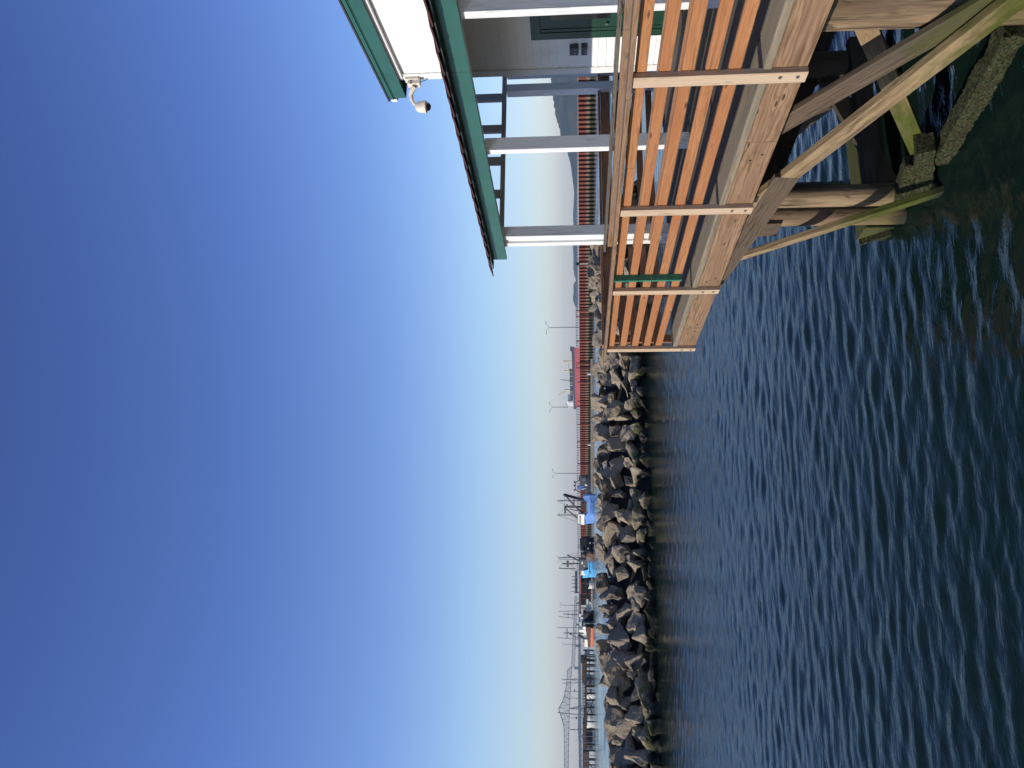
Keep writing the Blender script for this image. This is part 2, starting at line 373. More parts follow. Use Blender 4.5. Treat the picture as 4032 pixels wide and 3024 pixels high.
# ------------------------------------------------------------------ water, far land
def make_water():
    rg = np.random.RandomState(3)
    r = [.3]
    while r[-1] < 4: r.append(r[-1] + .09)
    while r[-1] < 60: r.append(r[-1] + max(.03, .0042 * r[-1]))
    while r[-1] < 1200: r.append(r[-1] + .008 * r[-1])
    while r[-1] < 12500: r.append(r[-1] * 1.06)
    r = np.array(r)
    th = np.radians(np.concatenate([np.linspace(-178, -40, 40), np.linspace(-38, 38, 640), np.linspace(40, 182, 41)]))
    R_, T = np.meshgrid(r, th, indexing='ij')
    az = T + YAW
    X = R_ * np.sin(az); Y = R_ * np.cos(az); Z = np.zeros_like(X)
    sm = lambda a, b: np.clip((R_ - a) / (b - a), 0, 1)
    cell = np.where(R_ < 60, .0042, np.where(R_ < 1200, .008, .06)) * R_
    wide = np.abs(T) > np.radians(39); cell = np.where(wide, .07 * R_, np.maximum(cell, .03))
    far, vfar = sm(9, 30), sm(45, 90) * (1 - sm(900, 1200))
    for i in range(96):
        big = i >= 84
        lam = np.exp(rg.uniform(np.log(.12), np.log(1.0))) if not big else rg.uniform(2, 8)
        d = rg.normal(0, .5) + .12
        kx, ky = 2 * np.pi / lam * np.sin(d), 2 * np.pi / lam * np.cos(d)
        slope = .0275 * rg.uniform(.5, 1.3) if not big else .05
        ok = np.clip((lam / cell - 3) / 3, 0, 1)                              # only waves the grid can carry
        env = .65 + .5 * np.sin(.21 * X + rg.uniform(0, 6.3) + .6 * np.sin(.13 * Y)) * np.sin(.17 * Y + rg.uniform(0, 6.3))
        ph = kx * X + ky * Y + rg.uniform(0, 6.28) + .5 * np.sin(.8 * X + rg.uniform(0, 6.3)) * (lam < 1)
        amt = vfar if big else (ok if lam < .75 else ok * (.3 + .95 * far))
        Z += slope * lam / 6.283 * np.sin(ph) * ok * env * amt
    nr, nt = X.shape
    vs = np.stack([X, Y, Z], -1).reshape(-1, 3)
    i = np.arange(nr - 1)[:, None] * nt + np.arange(nt)[None, :]
    j = np.arange(nr - 1)[:, None] * nt + (np.arange(nt)[None, :] + 1) % nt
    fs = np.stack([i, i + nt, j + nt, j], -1).reshape(-1, 4)
    me = bpy.data.meshes.new('water')
    me.vertices.add(len(vs)); me.vertices.foreach_set('co', vs.astype(np.float32).ravel())
    me.loops.add(fs.size); me.loops.foreach_set('vertex_index', fs.astype(np.int32).ravel())
    me.polygons.add(len(fs)); me.polygons.foreach_set('loop_start', np.arange(len(fs), dtype=np.int32) * 4)
    me.polygons.foreach_set('loop_total', np.full(len(fs), 4, np.int32)); me.polygons.foreach_set('use_smooth', np.ones(len(fs), bool))
    me.update(); me.validate()
    me.materials.append(M['water'])
    o = bpy.data.objects.new('water', me); COL.objects.link(o); tag(o, kind='structure')
    if me.polygons[len(me.polygons) // 2].normal.z < 0: me.flip_normals()
make_water()

def hill(prof, D, depth, seed):
    """ridge through photo profile points (px, py) at distance D, a real sloping hill with a wooded edge"""
    rg = random.Random(seed); b = MB()
    pts = [(at(x, y, D).dot(RH), at(x, y, D).z) for x, y in prof]
    pts.sort(); a0, a1 = pts[0][0], pts[-1][0]; n = 150
    rows = []
    for k in range(9):
        t = k / 4 - 1; row = []
        for i in range(n + 1):
            a = a0 + (a1 - a0) * i / n
            h = np.interp(a, [p[0] for p in pts], [p[1] for p in pts])
            g = max(0, 1 - abs(t)) ** .8
            h2 = h * g * (.88 + .24 * mnoise.noise(Vector((a * .004, t * 2, seed)))) if k != 4 else h + rg.uniform(-.5, .5) * (1.5 + .05 * h)
            p = RH * a + FH * (D + t * depth); row.append((p.x, p.y, max(-.6, h2 - .6 * (k in (0, 8)))))
        rows.append(row)
    vs = [p for r_ in rows for p in r_]; w = n + 1
    fs = [(k * w + i, k * w + i + 1, (k + 1) * w + i + 1, (k + 1) * w + i) for k in range(8) for i in range(n)]
    b.add(vs, fs, None, True)
    tag(b.build('hills', M['hill'], fix=True), kind='structure')
hill([(2266, 20), (2150, 150), (2160, 230), (2168, 290), (2175, 345), (2180, 400), (2186, 450), (2205, 515), (2208, 532), (2230, 585), (2236, 605), (2246, 645), (2256, 717), (2261, 760), (2268, 800)], 5600, 700, 1)
hill([(2271, 690), (2262, 740), (2259, 790), (2256, 840), (2257, 870), (2259, 890), (2256, 930), (2256, 970), (2258, 1000), (2257, 1050), (2261, 1085), (2272, 1100)], 8200, 600, 2)
hill([(2273, 1104), (2262, 1112), (2257, 1125), (2259, 1145), (2256, 1170), (2257, 1185), (2264, 1205), (2275, 1216)], 8300, 300, 3)
hill([(2284, 2210), (2279, 2300), (2278, 2400), (2277, 2560), (2277, 2640), (2276.5, 2700), (2276.5, 2800), (2275.5, 2860), (2278, 2920), (2279, 2990), (2281, 3100)], 7600, 900, 4)

# ------------------------------------------------------------------ far frame: e_right, e_depth, e_up at a distance
UP = Vector((0, 0, 1))
class Far:
    def __init__(s, D, k=0., y0=2000):
        s.D = D; s.k = k; s.a0 = at(2290, y0, D).dot(RH); s.E = RH - FH * k
    def a(s, y): return at(2290, y, s.D).dot(RH)
    def o(s, d=0): return FH * (s.D + s.k * s.a0 + d)
    def z(s, x, y=2000): return at(x, y, s.D).z
    def p(s, x, y, d=0): q = at(x, y, s.D); return q + FH * (d - s.k * (q.dot(RH) - s.a0))
    def base(s, y): q = s.E * s.a(y) + s.o(); return (q.x, q.y, 0)
    def bar(s, b, pts, r, d=0, n=6):
        for (x0, y0), (x1, y1) in zip(pts[:-1], pts[1:]): b.tube(s.p(x0, y0, d), s.p(x1, y1, d), r, n=n)
        return b
    def blk(s, b, x0, x1, y0, y1, t, d=0):
        """upright block: photo rows x0..x1 (top..bottom), y0..y1, t metres deep"""
        b.prism([(s.a(y1), s.z(x1, y1)), (s.a(y0), s.z(x1, y0)), (s.a(y0), s.z(x0, y0)), (s.a(y1), s.z(x0, y1))], t, s.E, FH, UP, s.o(d - t / 2)); return b
    def out(s, b, poly, t, d=0):
        b.prism([(s.a(y), s.z(x, y)) for x, y in poly], t, s.E, FH, UP, s.o(d - t / 2)); return b
def hull(F, y_stern, y_bow, sheer, beam, zb=-.3):
    """sheer: list of (t, z) along stern->bow; plan tapers to the bow, sides flare"""
    b = MB(); n = 14; a0, a1 = F.a(y_stern), F.a(y_bow); vs = []
    for i in range(n + 1):
        t = i / n; z = float(np.interp(t, [q[0] for q in sheer], [q[1] for q in sheer]))
        w = beam / 2 * (min(1, .78 + t * 1.2) if t < .4 else max(.04, 1 - ((t - .4) / .6) ** 2.2))
        rake = .06 * (a1 - a0) * max(0, t - .75) / .25
        a = a0 + (a1 - a0 - .06 * (a1 - a0)) * t
        for s_, zz, dw, ra in ((-1, z, 1, 1), (-1, z * .35, .9, .4), (-1, zb, .62, 0), (1, zb, .62, 0), (1, z * .35, .9, .4), (1, z, 1, 1)):
            q = F.E * (a + rake * ra) + F.o(s_ * w * dw); vs.append((q.x, q.y, zz))
    fs = []
    for i in range(n):
        for k in range(6):
            j = (k + 1) % 6; fs.append((i * 6 + k, i * 6 + j, (i + 1) * 6 + j, (i + 1) * 6 + k))
    fs += [tuple(range(6)), tuple(range(n * 6 + 5, n * 6 - 1, -1))]
    return b.add(vs, fs)

# ------------------------------------------------------------------ sheet pile wall with lamps
W0, WD = Vector((104.5, 149.3, 0)), Vector((-.447, .894, 0)).normalized()
WN = Vector((-WD.y, WD.x, 0))          # towards the camera side (sun side)
if WN.x > 0: WN = -WN
def sheet_wall():
    t = thing('sheet_pile_wall', 'long rusty corrugated steel sheet pile wall standing in the water behind the rocks', 'wall', (70, 215, 0))
    b = MB(); L0, L1, pitch, dep = -46., 178., 1.07, .75
    prof = []
    x = L0
    while x < L1:
        prof += [(x, 0), (x + .52, 0), (x + .60, dep), (x + .99, dep)]; x += pitch
    vs = []
    for q, d in prof:
        for z in (-.6, 3.12):
            p = W0 + WD * q - WN * d; vs.append((p.x, p.y, z))
    fs = [(2 * i, 2 * i + 2, 2 * i + 3, 2 * i + 1) for i in range(len(prof) - 1)]
    b.add(vs, fs); b.build('steel_sheeting', M['rust'], t, fix=False)
    c = MB(); A = W0 + WD * L0; B = W0 + WD * L1
    q = [A - WN * (dep + .05), B - WN * (dep + .05), B - WN * 7, A - WN * 7]
    c.add([p + UP * -.6 for p in q] + [p + UP * 3.2 for p in q], [(0, 1, 2, 3), (7, 6, 5, 4), (0, 4, 5, 1), (1, 5, 6, 2), (2, 6, 7, 3), (3, 7, 4, 0)])
    c.build('backfill_top', M['concrete'], t, fix=True)
    def wallpt(y):   # where the sight line at photo row y meets the wall face
        r = ray(2290, y); k = W0.dot(WN) / r.dot(WN); return Vector((r.x * k, r.y * k, 0))
    for grp in ((1221, 1244), (1427, 1446), (1577, 1597), (1736, 1760)):
        f = MB(); pp = [wallpt(y) + WN * .25 for y in grp]
        for p in pp: f.tube(p + UP * -.5, p + UP * 3.95, .14, n=8)
        f.beam(pp[0] + UP * 3.95, pp[1] + UP * 3.95, .2, .2); f.build('ladder_frame', M['rustpost'], t)
    for y in (1341, 1502, 1669, 1824):
        f = MB(); p = wallpt(y) + WN * .25; f.tube(p + UP * -.5, p + UP * 3.9, .15, n=8); f.build('fender_post', M['rustpost'], t)
    p = wallpt(1036) + WN * .3; f = MB(); f.tube(p + UP * .3, p + UP * 3.1, .09, n=8); f.build('white_marker_post', M['boatwhite'], t)
    f = MB(); f.box(p.x - .3, p.x + .3, p.y - .3, p.y + .3, 3.1, 3.75); f.tube(p + UP * 3.75, p + UP * 4.1, .14, n=8); f.build('beacon', M['blackmatt'], t)
    return wallpt
wallpt = sheet_wall()

def make_lamp():
    t = thing('street_lamp', 'x', 'street lamp', (0, 0, 0), 'double-armed lamp posts along the far pier')
    b = MB(); b.tube((0, 0, 0), (0, 0, 7.9), .12, .075, n=8); b.build('pole', M['lampgrey'], t)
    for s_ in (-1, 1):
        b = MB(); d = WD * s_
        b.tube(Vector((0, 0, 7.85)), d * .9 + UP * 8.55, .05, n=6).tube(d * .9 + UP * 8.55, d * 1.5 + UP * 8.7, .045, n=6); b.build('arm', M['lampgrey'], t)
        b = MB(); b.beam(d * 1.45 + UP * 8.72, d * 2.3 + UP * 8.78, .3, .14); b.build('lamp_head', M['lampgrey'], t)
    return t
LAMPS = [(1319, 0, 'double-armed lamp post standing on the pier between the red ship and the wooden railing'),
         (1633, 0, 'double-armed lamp post on the far pier just past the stern of the red ship'),
         (1893.6, 0, 'double-armed lamp post rising behind the dark boat with the blue net'),
         (2204, 0, 'double-armed lamp post tangled behind the masts of the sky-blue trawler'),
         (2384, 0, 'double-armed lamp post above the white bins of the boat shed'),
         (2538, 0, 'double-armed lamp post above the white cabin of the brown orange-striped boat')]
lamp0 = None
for i, (y, _, lab) in enumerate(LAMPS):
    lp = make_lamp() if i == 0 else copy_tree(lamp0)
    if i == 0: lamp0 = lp
    D_ = (0, 0, 0)
    if y < 2150: p = wallpt(y) - WN * 3
    else: p = RH * at(2290, y, 1).dot(RH) * {2204: 330, 2384: 362, 2538: 400}[y] + FH * {2204: 330, 2384: 362, 2538: 400}[y]
    lp.location = (p.x, p.y, 3.2); lp['label'] = lab
# the pier the farther lamps stand on
t = thing('concrete_pier', 'low grey concrete pier far behind the fishing boats carrying lamp posts', 'pier', (20, 350, 0))
b = MB(); A = RH * at(2290, 2150, 1).dot(RH) * 318 + FH * 318; Bp = RH * at(2290, 2700, 1).dot(RH) * 440 + FH * 440
b.beam(Vector((A.x, A.y, 2.7)), Vector((Bp.x, Bp.y, 2.7)), 7, 1.0); b.build('deck', M['concrete'], t)
for k in range(14):
    q = A.lerp(Bp, (k + .5) / 14); c = MB(); c.tube(Vector((q.x, q.y, -.6)), Vector((q.x, q.y, 2.3)), .35, n=8); c.build('pile', M['darkpier'], t)

# ------------------------------------------------------------------ ships, bridge
def cargo_ship():
    F = Far(2400., .35, 1490); t = thing('cargo_ship', 'red and dark grey cargo ship riding high with cream deck cranes', 'ship', F.base(1490))
    F.out(MB(), [(2290, 1374), (2262, 1369), (2264, 1606), (2272, 1606), (2290, 1596)], 26).build('lower_hull', M['shipred'], t, fix=True)
    F.out(MB(), [(2262, 1369), (2245, 1365), (2245, 1382), (2251, 1386), (2258, 1588), (2258, 1612), (2268, 1612), (2269, 1606), (2264.5, 1600)], 27).build('upper_hull', M['shipgrey'], t, fix=True)
    for y0, y1 in ((1452, 1464), (1466, 1480), (1482, 1506), (1508, 1516), (1518, 1542), (1544, 1552), (1554, 1578)):
        F.blk(MB(), 2242.5 + (y0 - 1452) * .03, 2256, y0, y1, 18).build('hatch_cover', M['shiphatch'], t, fix=True)
    b = MB(); F.blk(b, 2237, 2259, 1586, 1607, 22); F.blk(b, 2231, 2238, 1580, 1592, 16); b.build('superstructure', M['shipwhite'], t, fix=True)
    F.blk(MB(), 2227, 2233, 1588, 1594, 6).build('funnel', M['shipgrey'], t, fix=True)
    F.blk(MB(), 2236, 2252, 1553, 1580, 12).build('stores_house', M['shipblue'], t, fix=True)
    b = MB(); F.bar(b, [(2250, 1424), (2220, 1424)], 2.1); F.bar(b, [(2238, 1424), (2237, 1461)], 1.5); F.bar(b, [(2222, 1420), (2221, 1428)], 1.5); b.build('crane', M['shipcream'], t)
    b = MB(); F.bar(b, [(2252, 1461), (2222, 1461)], 1.8); F.bar(b, [(2240, 1456), (2240, 1466)], 1.6); b.build('crane', M['shipcream'], t)
    b = MB(); F.bar(b, [(2245, 1497), (2205, 1495)], .7); F.bar(b, [(2245, 1501), (2205, 1495)], .5); b.build('crane', M['lampgrey'], t)
    b = MB(); F.bar(b, [(2246, 1536), (2224, 1535)], 2.); F.bar(b, [(2232, 1537), (2199, 1556)], 1.1); F.bar(b, [(2228, 1535), (2199, 1556)], .8); b.build('crane', M['shipcream'], t)
    b = MB(); F.bar(b, [(2237, 1585), (2215, 1578)], .6); F.bar(b, [(2222, 1576), (2221, 1588)], .5); b.build('mast', M['shipwhite'], t)
    b = MB(); F.bar(b, [(2246, 1379), (2230, 1378)], .5); b.build('mast', M['shipwhite'], t)
    b = MB(); F.bar(b, [(2257, 1614), (2264, 1600)], .5); b.build('gangway', M['shipwhite'], t)
cargo_ship()
def grey_ship():
    F = Far(2300.); t = thing('cargo_ship', 'distant grey cargo ship with a row of short masts above the boat shed', 'ship', F.base(2300))
    F.out(MB(), [(2292, 2240), (2278, 2238), (2280, 2350), (2292, 2346)], 24).build('hull', M['shipblue'], t, fix=True)
    for y0, y1 in ((2250, 2270), (2276, 2282), (2288, 2296), (2301, 2310), (2315, 2324), (2329, 2338)):
        F.blk(MB(), 2264, 2274, y0, y1, 15).build('hatch_cover', M['shiphatch'], t, fix=True)
    for y in (2271, 2284, 2297, 2312):
        b = MB(); F.bar(b, [(2276, y), (2250, y)], .9); F.bar(b, [(2262, y - 4), (2262, y + 4)], .6); b.build('mast', M['lampgrey'], t)
    b = MB(); F.blk(b, 2261, 2279, 2333, 2344, 16); F.blk(b, 2256, 2262, 2330, 2336, 9); b.build('superstructure', M['shipwhite'], t, fix=True)
    b = MB(); F.bar(b, [(2257, 2330), (2245, 2328)], .6); b.build('radar_mast', M['lampgrey'], t)
grey_ship()

def bridge():
    F = Far(4000.); t = thing('truss_bridge', 'long pale green-grey steel truss bridge crossing the wide river', 'bridge', F.base(2791))
    deck = [(2277.5, 2150), (2275.5, 2200), (2271.5, 2260), (2264.5, 2345), (2258, 2480), (2254, 2560), (2250, 2640), (2246, 2720), (2242.5, 2790), (2240, 2880), (2238.5, 2960), (2237.5, 3024), (2237, 3100)]
    b = MB()
    for (x0, y0), (x1, y1) in zip(deck[:-1], deck[1:]): b.beam(F.p(x0, y0), F.p(x1, y1), 12, 3.0)
    b.build('roadway', M['bridge'], t)
    dy = [d[1] for d in deck]; dx = [d[0] for d in deck]; dk = lambda y: float(np.interp(y, dy, dx))
    top = [(2249, 2628), (2234, 2641), (2233, 2670), (2231, 2695), (2228, 2712), (2222, 2740), (2214, 2765), (2200, 2791), (2209, 2820), (2219, 2852), (2221.5, 2880), (2222, 2960), (2222, 3024), (2221, 3100)]
    b = MB(); F.bar(b, top, 1.3, -6); F.bar(b, top, 1.3, 6); b.build('top_chord', M['bridge'], t)
    ty = [d[1] for d in top]; tx = [d[0] for d in top]; tp = lambda y: float(np.interp(y, ty, tx))
    b = MB(); ys = np.linspace(2641, 3090, 41)
    for i, (y0, y1) in enumerate(zip(ys[:-1], ys[1:])):
        for d in (-6, 6):
            F.bar(b, [(tp(y0), y0), (dk(y0), y0)], .75, d, 4)
            F.bar(b, [(tp(y0), y0), (dk(y1), y1)] if i % 2 else [(dk(y0), y0), (tp(y1), y1)], .7, d, 4)
    b.build('web_lattice', M['bridge'], t)
    low = [(2271.5, 2345), (2268, 2480), (2264.5, 2560), (2261, 2630)]
    b = MB(); ys = np.linspace(2345, 2630, 27); lw = lambda y: float(np.interp(y, [q[1] for q in low], [q[0] for q in low]))
    F.bar(b, low, 1.2, -5); F.bar(b, low, 1.2, 5)
    for i, (y0, y1) in enumerate(zip(ys[:-1], ys[1:])):
        for d in (-5, 5):
            F.bar(b, [(lw(y0), y0), (dk(y0), y0)], .6, d, 4); F.bar(b, [(lw(y0), y0), (dk(y1), y1)] if i % 2 else [(dk(y0), y0), (lw(y1), y1)], .6, d, 4)
    b.build('under_truss', M['bridge'], t)
    for y in (2375, 2459, 2543):
        b = MB(); p = F.p(lw(y), y); b.box(p.x - 4, p.x + 4, p.y - 7, p.y + 7, -1, p.z); b.build('pier', M['bridge'], t)
    b = MB(); p = F.p(2261, 2630); b.box(p.x - 6, p.x + 6, p.y - 8, p.y + 8, -1, p.z); b.build('main_pier', M['pierconc'], t)
    b = MB(); F.bar(b, [(2243, 2789), (2296, 2780)], 2.2, -6); F.bar(b, [(2243, 2792), (2296, 2796)], 2.2, 6); F.bar(b, [(2270, 2785), (2270, 2795)], 1.2); b.build('tower_leg', M['bridge'], t)
    b = MB(); p = F.p(2292, 2788); b.box(p.x - 16, p.x + 16, p.y - 9, p.y + 9, -1, 8); b.build('tower_footing', M['pierconc'], t)
    # low causeway running off towards the far shore
    G = Far(5200.); c = MB(); n = 200; ya, yb = 150., 2160.; rest = MB()
    hz = lambda y: 2264.4 + .0079 * y
    c.beam(G.p(hz(ya) - 6.6, ya), G.p(hz(yb) - 6.0, yb), 11, 2.2); c.build('causeway_deck', M['bridge'], t)
    c = MB(); c.beam(G.p(2271.4 + .003 * 2160, yb), F.p(2277.5, 2150), 11, 2.5); c.build('causeway_ramp', M['bridge'], t)
    for i in range(n):
        y = ya + (yb - ya) * (i + .5) / n; p = G.p(hz(y) - 6.4, y); c = MB() if i % 2 else rest; c.box(p.x - 2.6, p.x + 2.6, p.y - 2, p.y + 2, -1, p.z)
        if i % 2: c.build('bent', M['pierconc'], t)
    tag(rest.build('bent_row', M['pierconc'], t), kind='stuff')
bridge()

# ------------------------------------------------------------------ harbour: dock, trawlers, shed, timber pier
def floating_dock(label, D, y0, y1, extra=()):
    F = Far(D); t = thing('floating_dock', label, 'dock', F.base((y0 + y1) / 2))
    b = MB(); F.blk(b, 2328.5 + .0079 * (y0 - 1700), 2336 + .0079 * (y0 - 1700), y0, y1, 3.2); b.build('deck', M['tan'], t, fix=True)
    for y in extra:
        b = MB(); p = F.p(2328, y); b.box(p.x - .22, p.x + .22, p.y - .2, p.y + .2, .3, 1.25); b.build('pedestal', M['boatwhite'], t)
    return t
floating_dock('long low tan floating dock in front of the rusty sheet wall', 214., 1415, 1935, (1472, 1751))
floating_dock('short tan floating dock under the salmon roofed boat shed', 232., 2270, 2392)

def mast(F, t, name, pts, r, d=0, mat='rig'):
    b = MB(); F.bar(b, pts, r, d); b.build(name, M[mat], t)
def trawler_one():
    F = Far(218., .8, 2005); t = thing('trawler', 'blue steel trawler with white wheelhouse and tall black A-frame gantry', 'trawler', F.base(2005), 'blue hulled trawlers')
    hull(F, 1941, 2075, [(0, 2.55), (.12, 2.5), (.2, 1.55), (.62, 1.4), (.72, 2.25), (1, 2.75)], 5.2).build('hull', M['hullblue'], t, fix=True)
    b = MB(); F.blk(b, 2335, 2340, 1950, 2050, 5.3); b.build('boot_stripe', M['boatwhite'], t, fix=True)
    b = MB(); F.blk(b, 2276.5, 2301, 2024, 2064, 3.4); F.blk(b, 2289, 2301, 2064, 2072, 2.6); b.build('wheelhouse', M['boatwhite'], t, fix=True)
    for y in (2030, 2038, 2047, 2056):
        b = MB(); F.blk(b, 2281, 2287, y, y + 5, .1, -1.74); b.build('window', M['black'], t, fix=True)
    b = MB(); F.blk(b, 2270, 2277, 2010, 2026, 2.6); b.build('deckhouse', M['soffit'], t, fix=True)
    b = MB(); F.out(b, [(2307, 1966), (2292, 1980), (2296, 2000), (2308, 2012)], 2.4); b.build('net_pile', M['net'], t, fix=True)
    b = MB(); F.bar(b, [(2224, 1942), (2284, 1960), (2306, 1966)], .22, -1.2); F.bar(b, [(2224, 1942), (2284, 1960), (2306, 1966)], .22, 1.2)
    F.bar(b, [(2221, 1940), (2229, 1948)], .3); F.bar(b, [(2260, 1954), (2259, 1984)], .2); b.build('gantry', M['rig'], t)
    mast(F, t, 'gantry_strut', [(2228, 1946), (2262, 1990), (2300, 2028)], .2)
    mast(F, t, 'trolling_pole', [(2195, 1968), (2292, 1967)], .11); mast(F, t, 'trolling_pole', [(2194, 2031), (2296, 2031)], .11)
    mast(F, t, 'stay', [(2196, 1969), (2232, 1990)], .035); mast(F, t, 'stay', [(2196, 2032), (2276, 2064)], .04)
    b = MB(); F.bar(b, [(2222, 1994), (2290, 1995)], .26); F.blk(b, 2221, 2229, 1998, 2024, .8); F.blk(b, 2230, 2237, 1984, 1994, .8); F.blk(b, 2246, 2262, 1988, 1999, .5); b.build('mast', M['rig'], t)
    mast(F, t, 'boom', [(2226, 2000), (2246, 2020), (2274, 2044)], .17); mast(F, t, 'rigging_frame', [(2242, 2004), (2254, 2006), (2270, 2012)], .1)
    mast(F, t, 'rail', [(2309, 1972), (2309, 2012)], .06, -2.6, 'riglight')
    for pts in ([(2224, 1942), (2222, 1994)], [(2196, 1968), (2290, 1950)], [(2196, 2031), (2222, 2000)], [(2228, 2020), (2276, 2050)], [(2224, 1994), (2290, 2075)]): mast(F, t, 'stay', pts, .03)
    for y in (1970, 1982, 1991, 2000, 2009, 2018):
        b = MB(); F.blk(b, 2321.5, 2323.5, y, y + 2.4, .1, -2.62); b.build('scupper', M['blackmatt'], t, fix=True)
trawler_one()
def trawler_two():
    F = Far(227., .8, 2240); t = thing('trawler', 'sky-blue trawler with low waist, white wheelhouse and dark deckhouse', 'trawler', F.base(2240), 'blue hulled trawlers')
    hull(F, 2190, 2284, [(0, 1.35), (.5, 1.3), (.55, 1.35), (.57, 2.45), (1, 2.8)], 4.6).build('hull', M['hullsky'], t, fix=True)
    b = MB(); F.blk(b, 2284, 2304, 2244, 2264, 3.0); b.build('wheelhouse', M['boatwhite'], t, fix=True)
    for y in (2246, 2252, 2258):
        b = MB(); F.blk(b, 2284.5, 2289, y, y + 3.6, .1, -1.55); b.build('window', M['black'], t, fix=True)
    b = MB(); F.blk(b, 2279, 2317, 2192, 2243, 3.0); b.build('deckhouse', M['rig'], t, fix=True)
    b = MB(); F.blk(b, 2299, 2301, 2216, 2224, .1, -1.6); F.blk(b, 2290, 2294, 2200, 2212, .1, -1.6); b.build('window', M['boatwhite'], t, fix=True)
    mast(F, t, 'trolling_pole', [(2201, 2188), (2284, 2185)], .11); mast(F, t, 'trolling_pole', [(2200, 2237), (2268, 2240)], .12)
    mast(F, t, 'boom', [(2234, 2175), (2282, 2203)], .16); mast(F, t, 'strut', [(2245, 2219), (2264, 2239)], .08, 0, 'riglight')
    b = MB(); F.bar(b, [(2215, 2215), (2296, 2215)], .17); F.bar(b, [(2258, 2204), (2256, 2222)], .1); F.blk(b, 2231, 2240, 2202, 2214, .6); F.blk(b, 2231, 2240, 2219, 2231, .6); b.build('mast', M['rig'], t)
    for pts in ([(2201, 2188), (2215, 2215)], [(2200, 2237), (2215, 2215)], [(2215, 2215), (2300, 2280)], [(2234, 2175), (2296, 2160)], [(2202, 2188), (2310, 2170)]): mast(F, t, 'stay', pts, .03)
    b = MB(); F.blk(b, 2318.5, 2320.5, 2196, 2270, .1, -2.3); b.build('rub_rail', M['navy'], t, fix=True)
    b = MB(); c = F.p(2323, 2182); b.tube(c - FH * 1.4, c + FH * 1.4, 1.1, n=18); b.build('net_drum', M['varnish'], t)
    b = MB(); c = F.p(2318, 2188); b.tube(c - FH * 1.75, c - FH * 1.45, .72, n=18); b.build('drum_flange', M['tanball'], t)
trawler_two()
def dark_boat_one():
    F = Far(236., .6, 1900); t = thing('fishing_boat', 'dark fishing boat heaped with gear and a bundle of blue net', 'fishing boat', F.base(1900), 'dark working boats in the harbour')
    hull(F, 1868, 1940, [(0, 1.6), (.7, 1.7), (1, 2.3)], 4).build('hull', M['navy'], t, fix=True)
    b = MB(); F.blk(b, 2283, 2309, 1872, 1912, 2.6); F.blk(b, 2279, 2290, 1876, 1890, 2.2); b.build('deckhouse', M['blackmatt'], t, fix=True)
    b = MB(); F.out(b, [(2302, 1912), (2280, 1913), (2274, 1920), (2276, 1928), (2300, 1930)], 2.2); b.build('net_bundle', M['bluenet'], t, fix=True)
    b = MB(); F.bar(b, [(2290, 1884), (2272, 1896), (2266, 1899), (2266, 1930), (2290, 1946)], .13); b.build('gantry', M['rig'], t)
    for y in (1898, 1913, 1932):
        b = MB(); b.ball(F.p(2262, y), .28, 8, 6); b.build('deck_light', M['rig'], t)
    for y in (1878, 1883, 1888):
        b = MB(); F.bar(b, [(2291, y), (2306, y)], .12, -1.5); b.build('fender', M['riglight'], t)
    b = MB(); F.bar(b, [(2306, 1921), (2290, 1926)], .12, -1.4); F.blk(b, 2304, 2311, 1902, 1911, .5, -1.6); b.build('fish_crate', M['boatwhite'], t, fix=True)
dark_boat_one()
def dark_boat_two():
    F = Far(238.); t = thing('fishing_boat', 'dark net-piled fishing boat moored against the end of the rusty wall', 'fishing boat', F.base(2145), 'dark working boats in the harbour')
    hull(F, 2188, 2112, [(0, 1.6), (.6, 1.6), (1, 2.2)], 4).build('hull', M['navy'], t, fix=True)
    b = MB(); F.out(b, [(2312, 2113), (2296, 2117), (2283, 2126), (2284, 2146), (2290, 2160), (2312, 2170)], 3); b.build('net_heap', M['net'], t, fix=True)
    for x, y, r in ((2296, 2160, 1.0), (2300, 2178, .8), (2292, 2148, .7)):
        b = MB(); b.ball(F.p(x, y, -1), r, 10, 7, (1, .8, .9)); b.build('gear_bundle', M['rig'], t)
    b = MB(); F.out(b, [(2325, 2128), (2318, 2132), (2325, 2136)], .2, -2.1); F.out(b, [(2316, 2148), (2312, 2156), (2317, 2156)], .2, -2.1); b.build('white_tarp', M['boatwhite'], t, fix=True)
dark_boat_two()

def boat_shed():
    F = Far(244.); t = thing('boat_shed', 'open boat shed with a salmon pink roof on thin rust brown posts', 'shed', F.base(2330))
    b = MB(); F.blk(b, 2280.5, 2287.5, 2264, 2334, 9, 4); b.build('roof', M['salmon'], t, fix=True)
    b = MB(); F.blk(b, 2286, 2329, 2270, 2414, .3, 9); b.build('back_wall', M['blackmatt'], t, fix=True)
    b = MB(); F.blk(b, 2284, 2287, 2334, 2412, 7, 4); b.build('ridge_beam', M['rustpost'], t, fix=True)
    for y in (2294, 2336, 2354, 2393):
        b = MB(); F.bar(b, [(2286, y), (2331, y)], .16, -.3); b.build('post', M['rustpost'], t)
    return F
FS = boat_shed()
bins = [(2307, 2316.5, 2357, 2378), (2318, 2326, 2367, 2378), (2307.5, 2318, 2379.5, 2391), (2319, 2327, 2379.5, 2391), (2308, 2318, 2394, 2406), (2319, 2328, 2394, 2408), (2303, 2309, 2396, 2404)]
for i, (x0, x1, y0, y1) in enumerate(bins):
    t = thing('fish_bin', 'white plastic fish bin stacked at the open end of the boat shed', 'fish bin', FS.base((y0 + y1) / 2), 'white fish bins stacked under the shed')
    b = MB(); FS.blk(b, x0 + 1.2, x1, y0, y1, 1.1, 0); b.build('tub', M['boatwhite'], t, fix=True)
    b = MB(); FS.blk(b, x0, x0 + 1.0, y0 - .4, y1 + .4, 1.2, 0); b.build('lid', M['soffit'], t, fix=True)
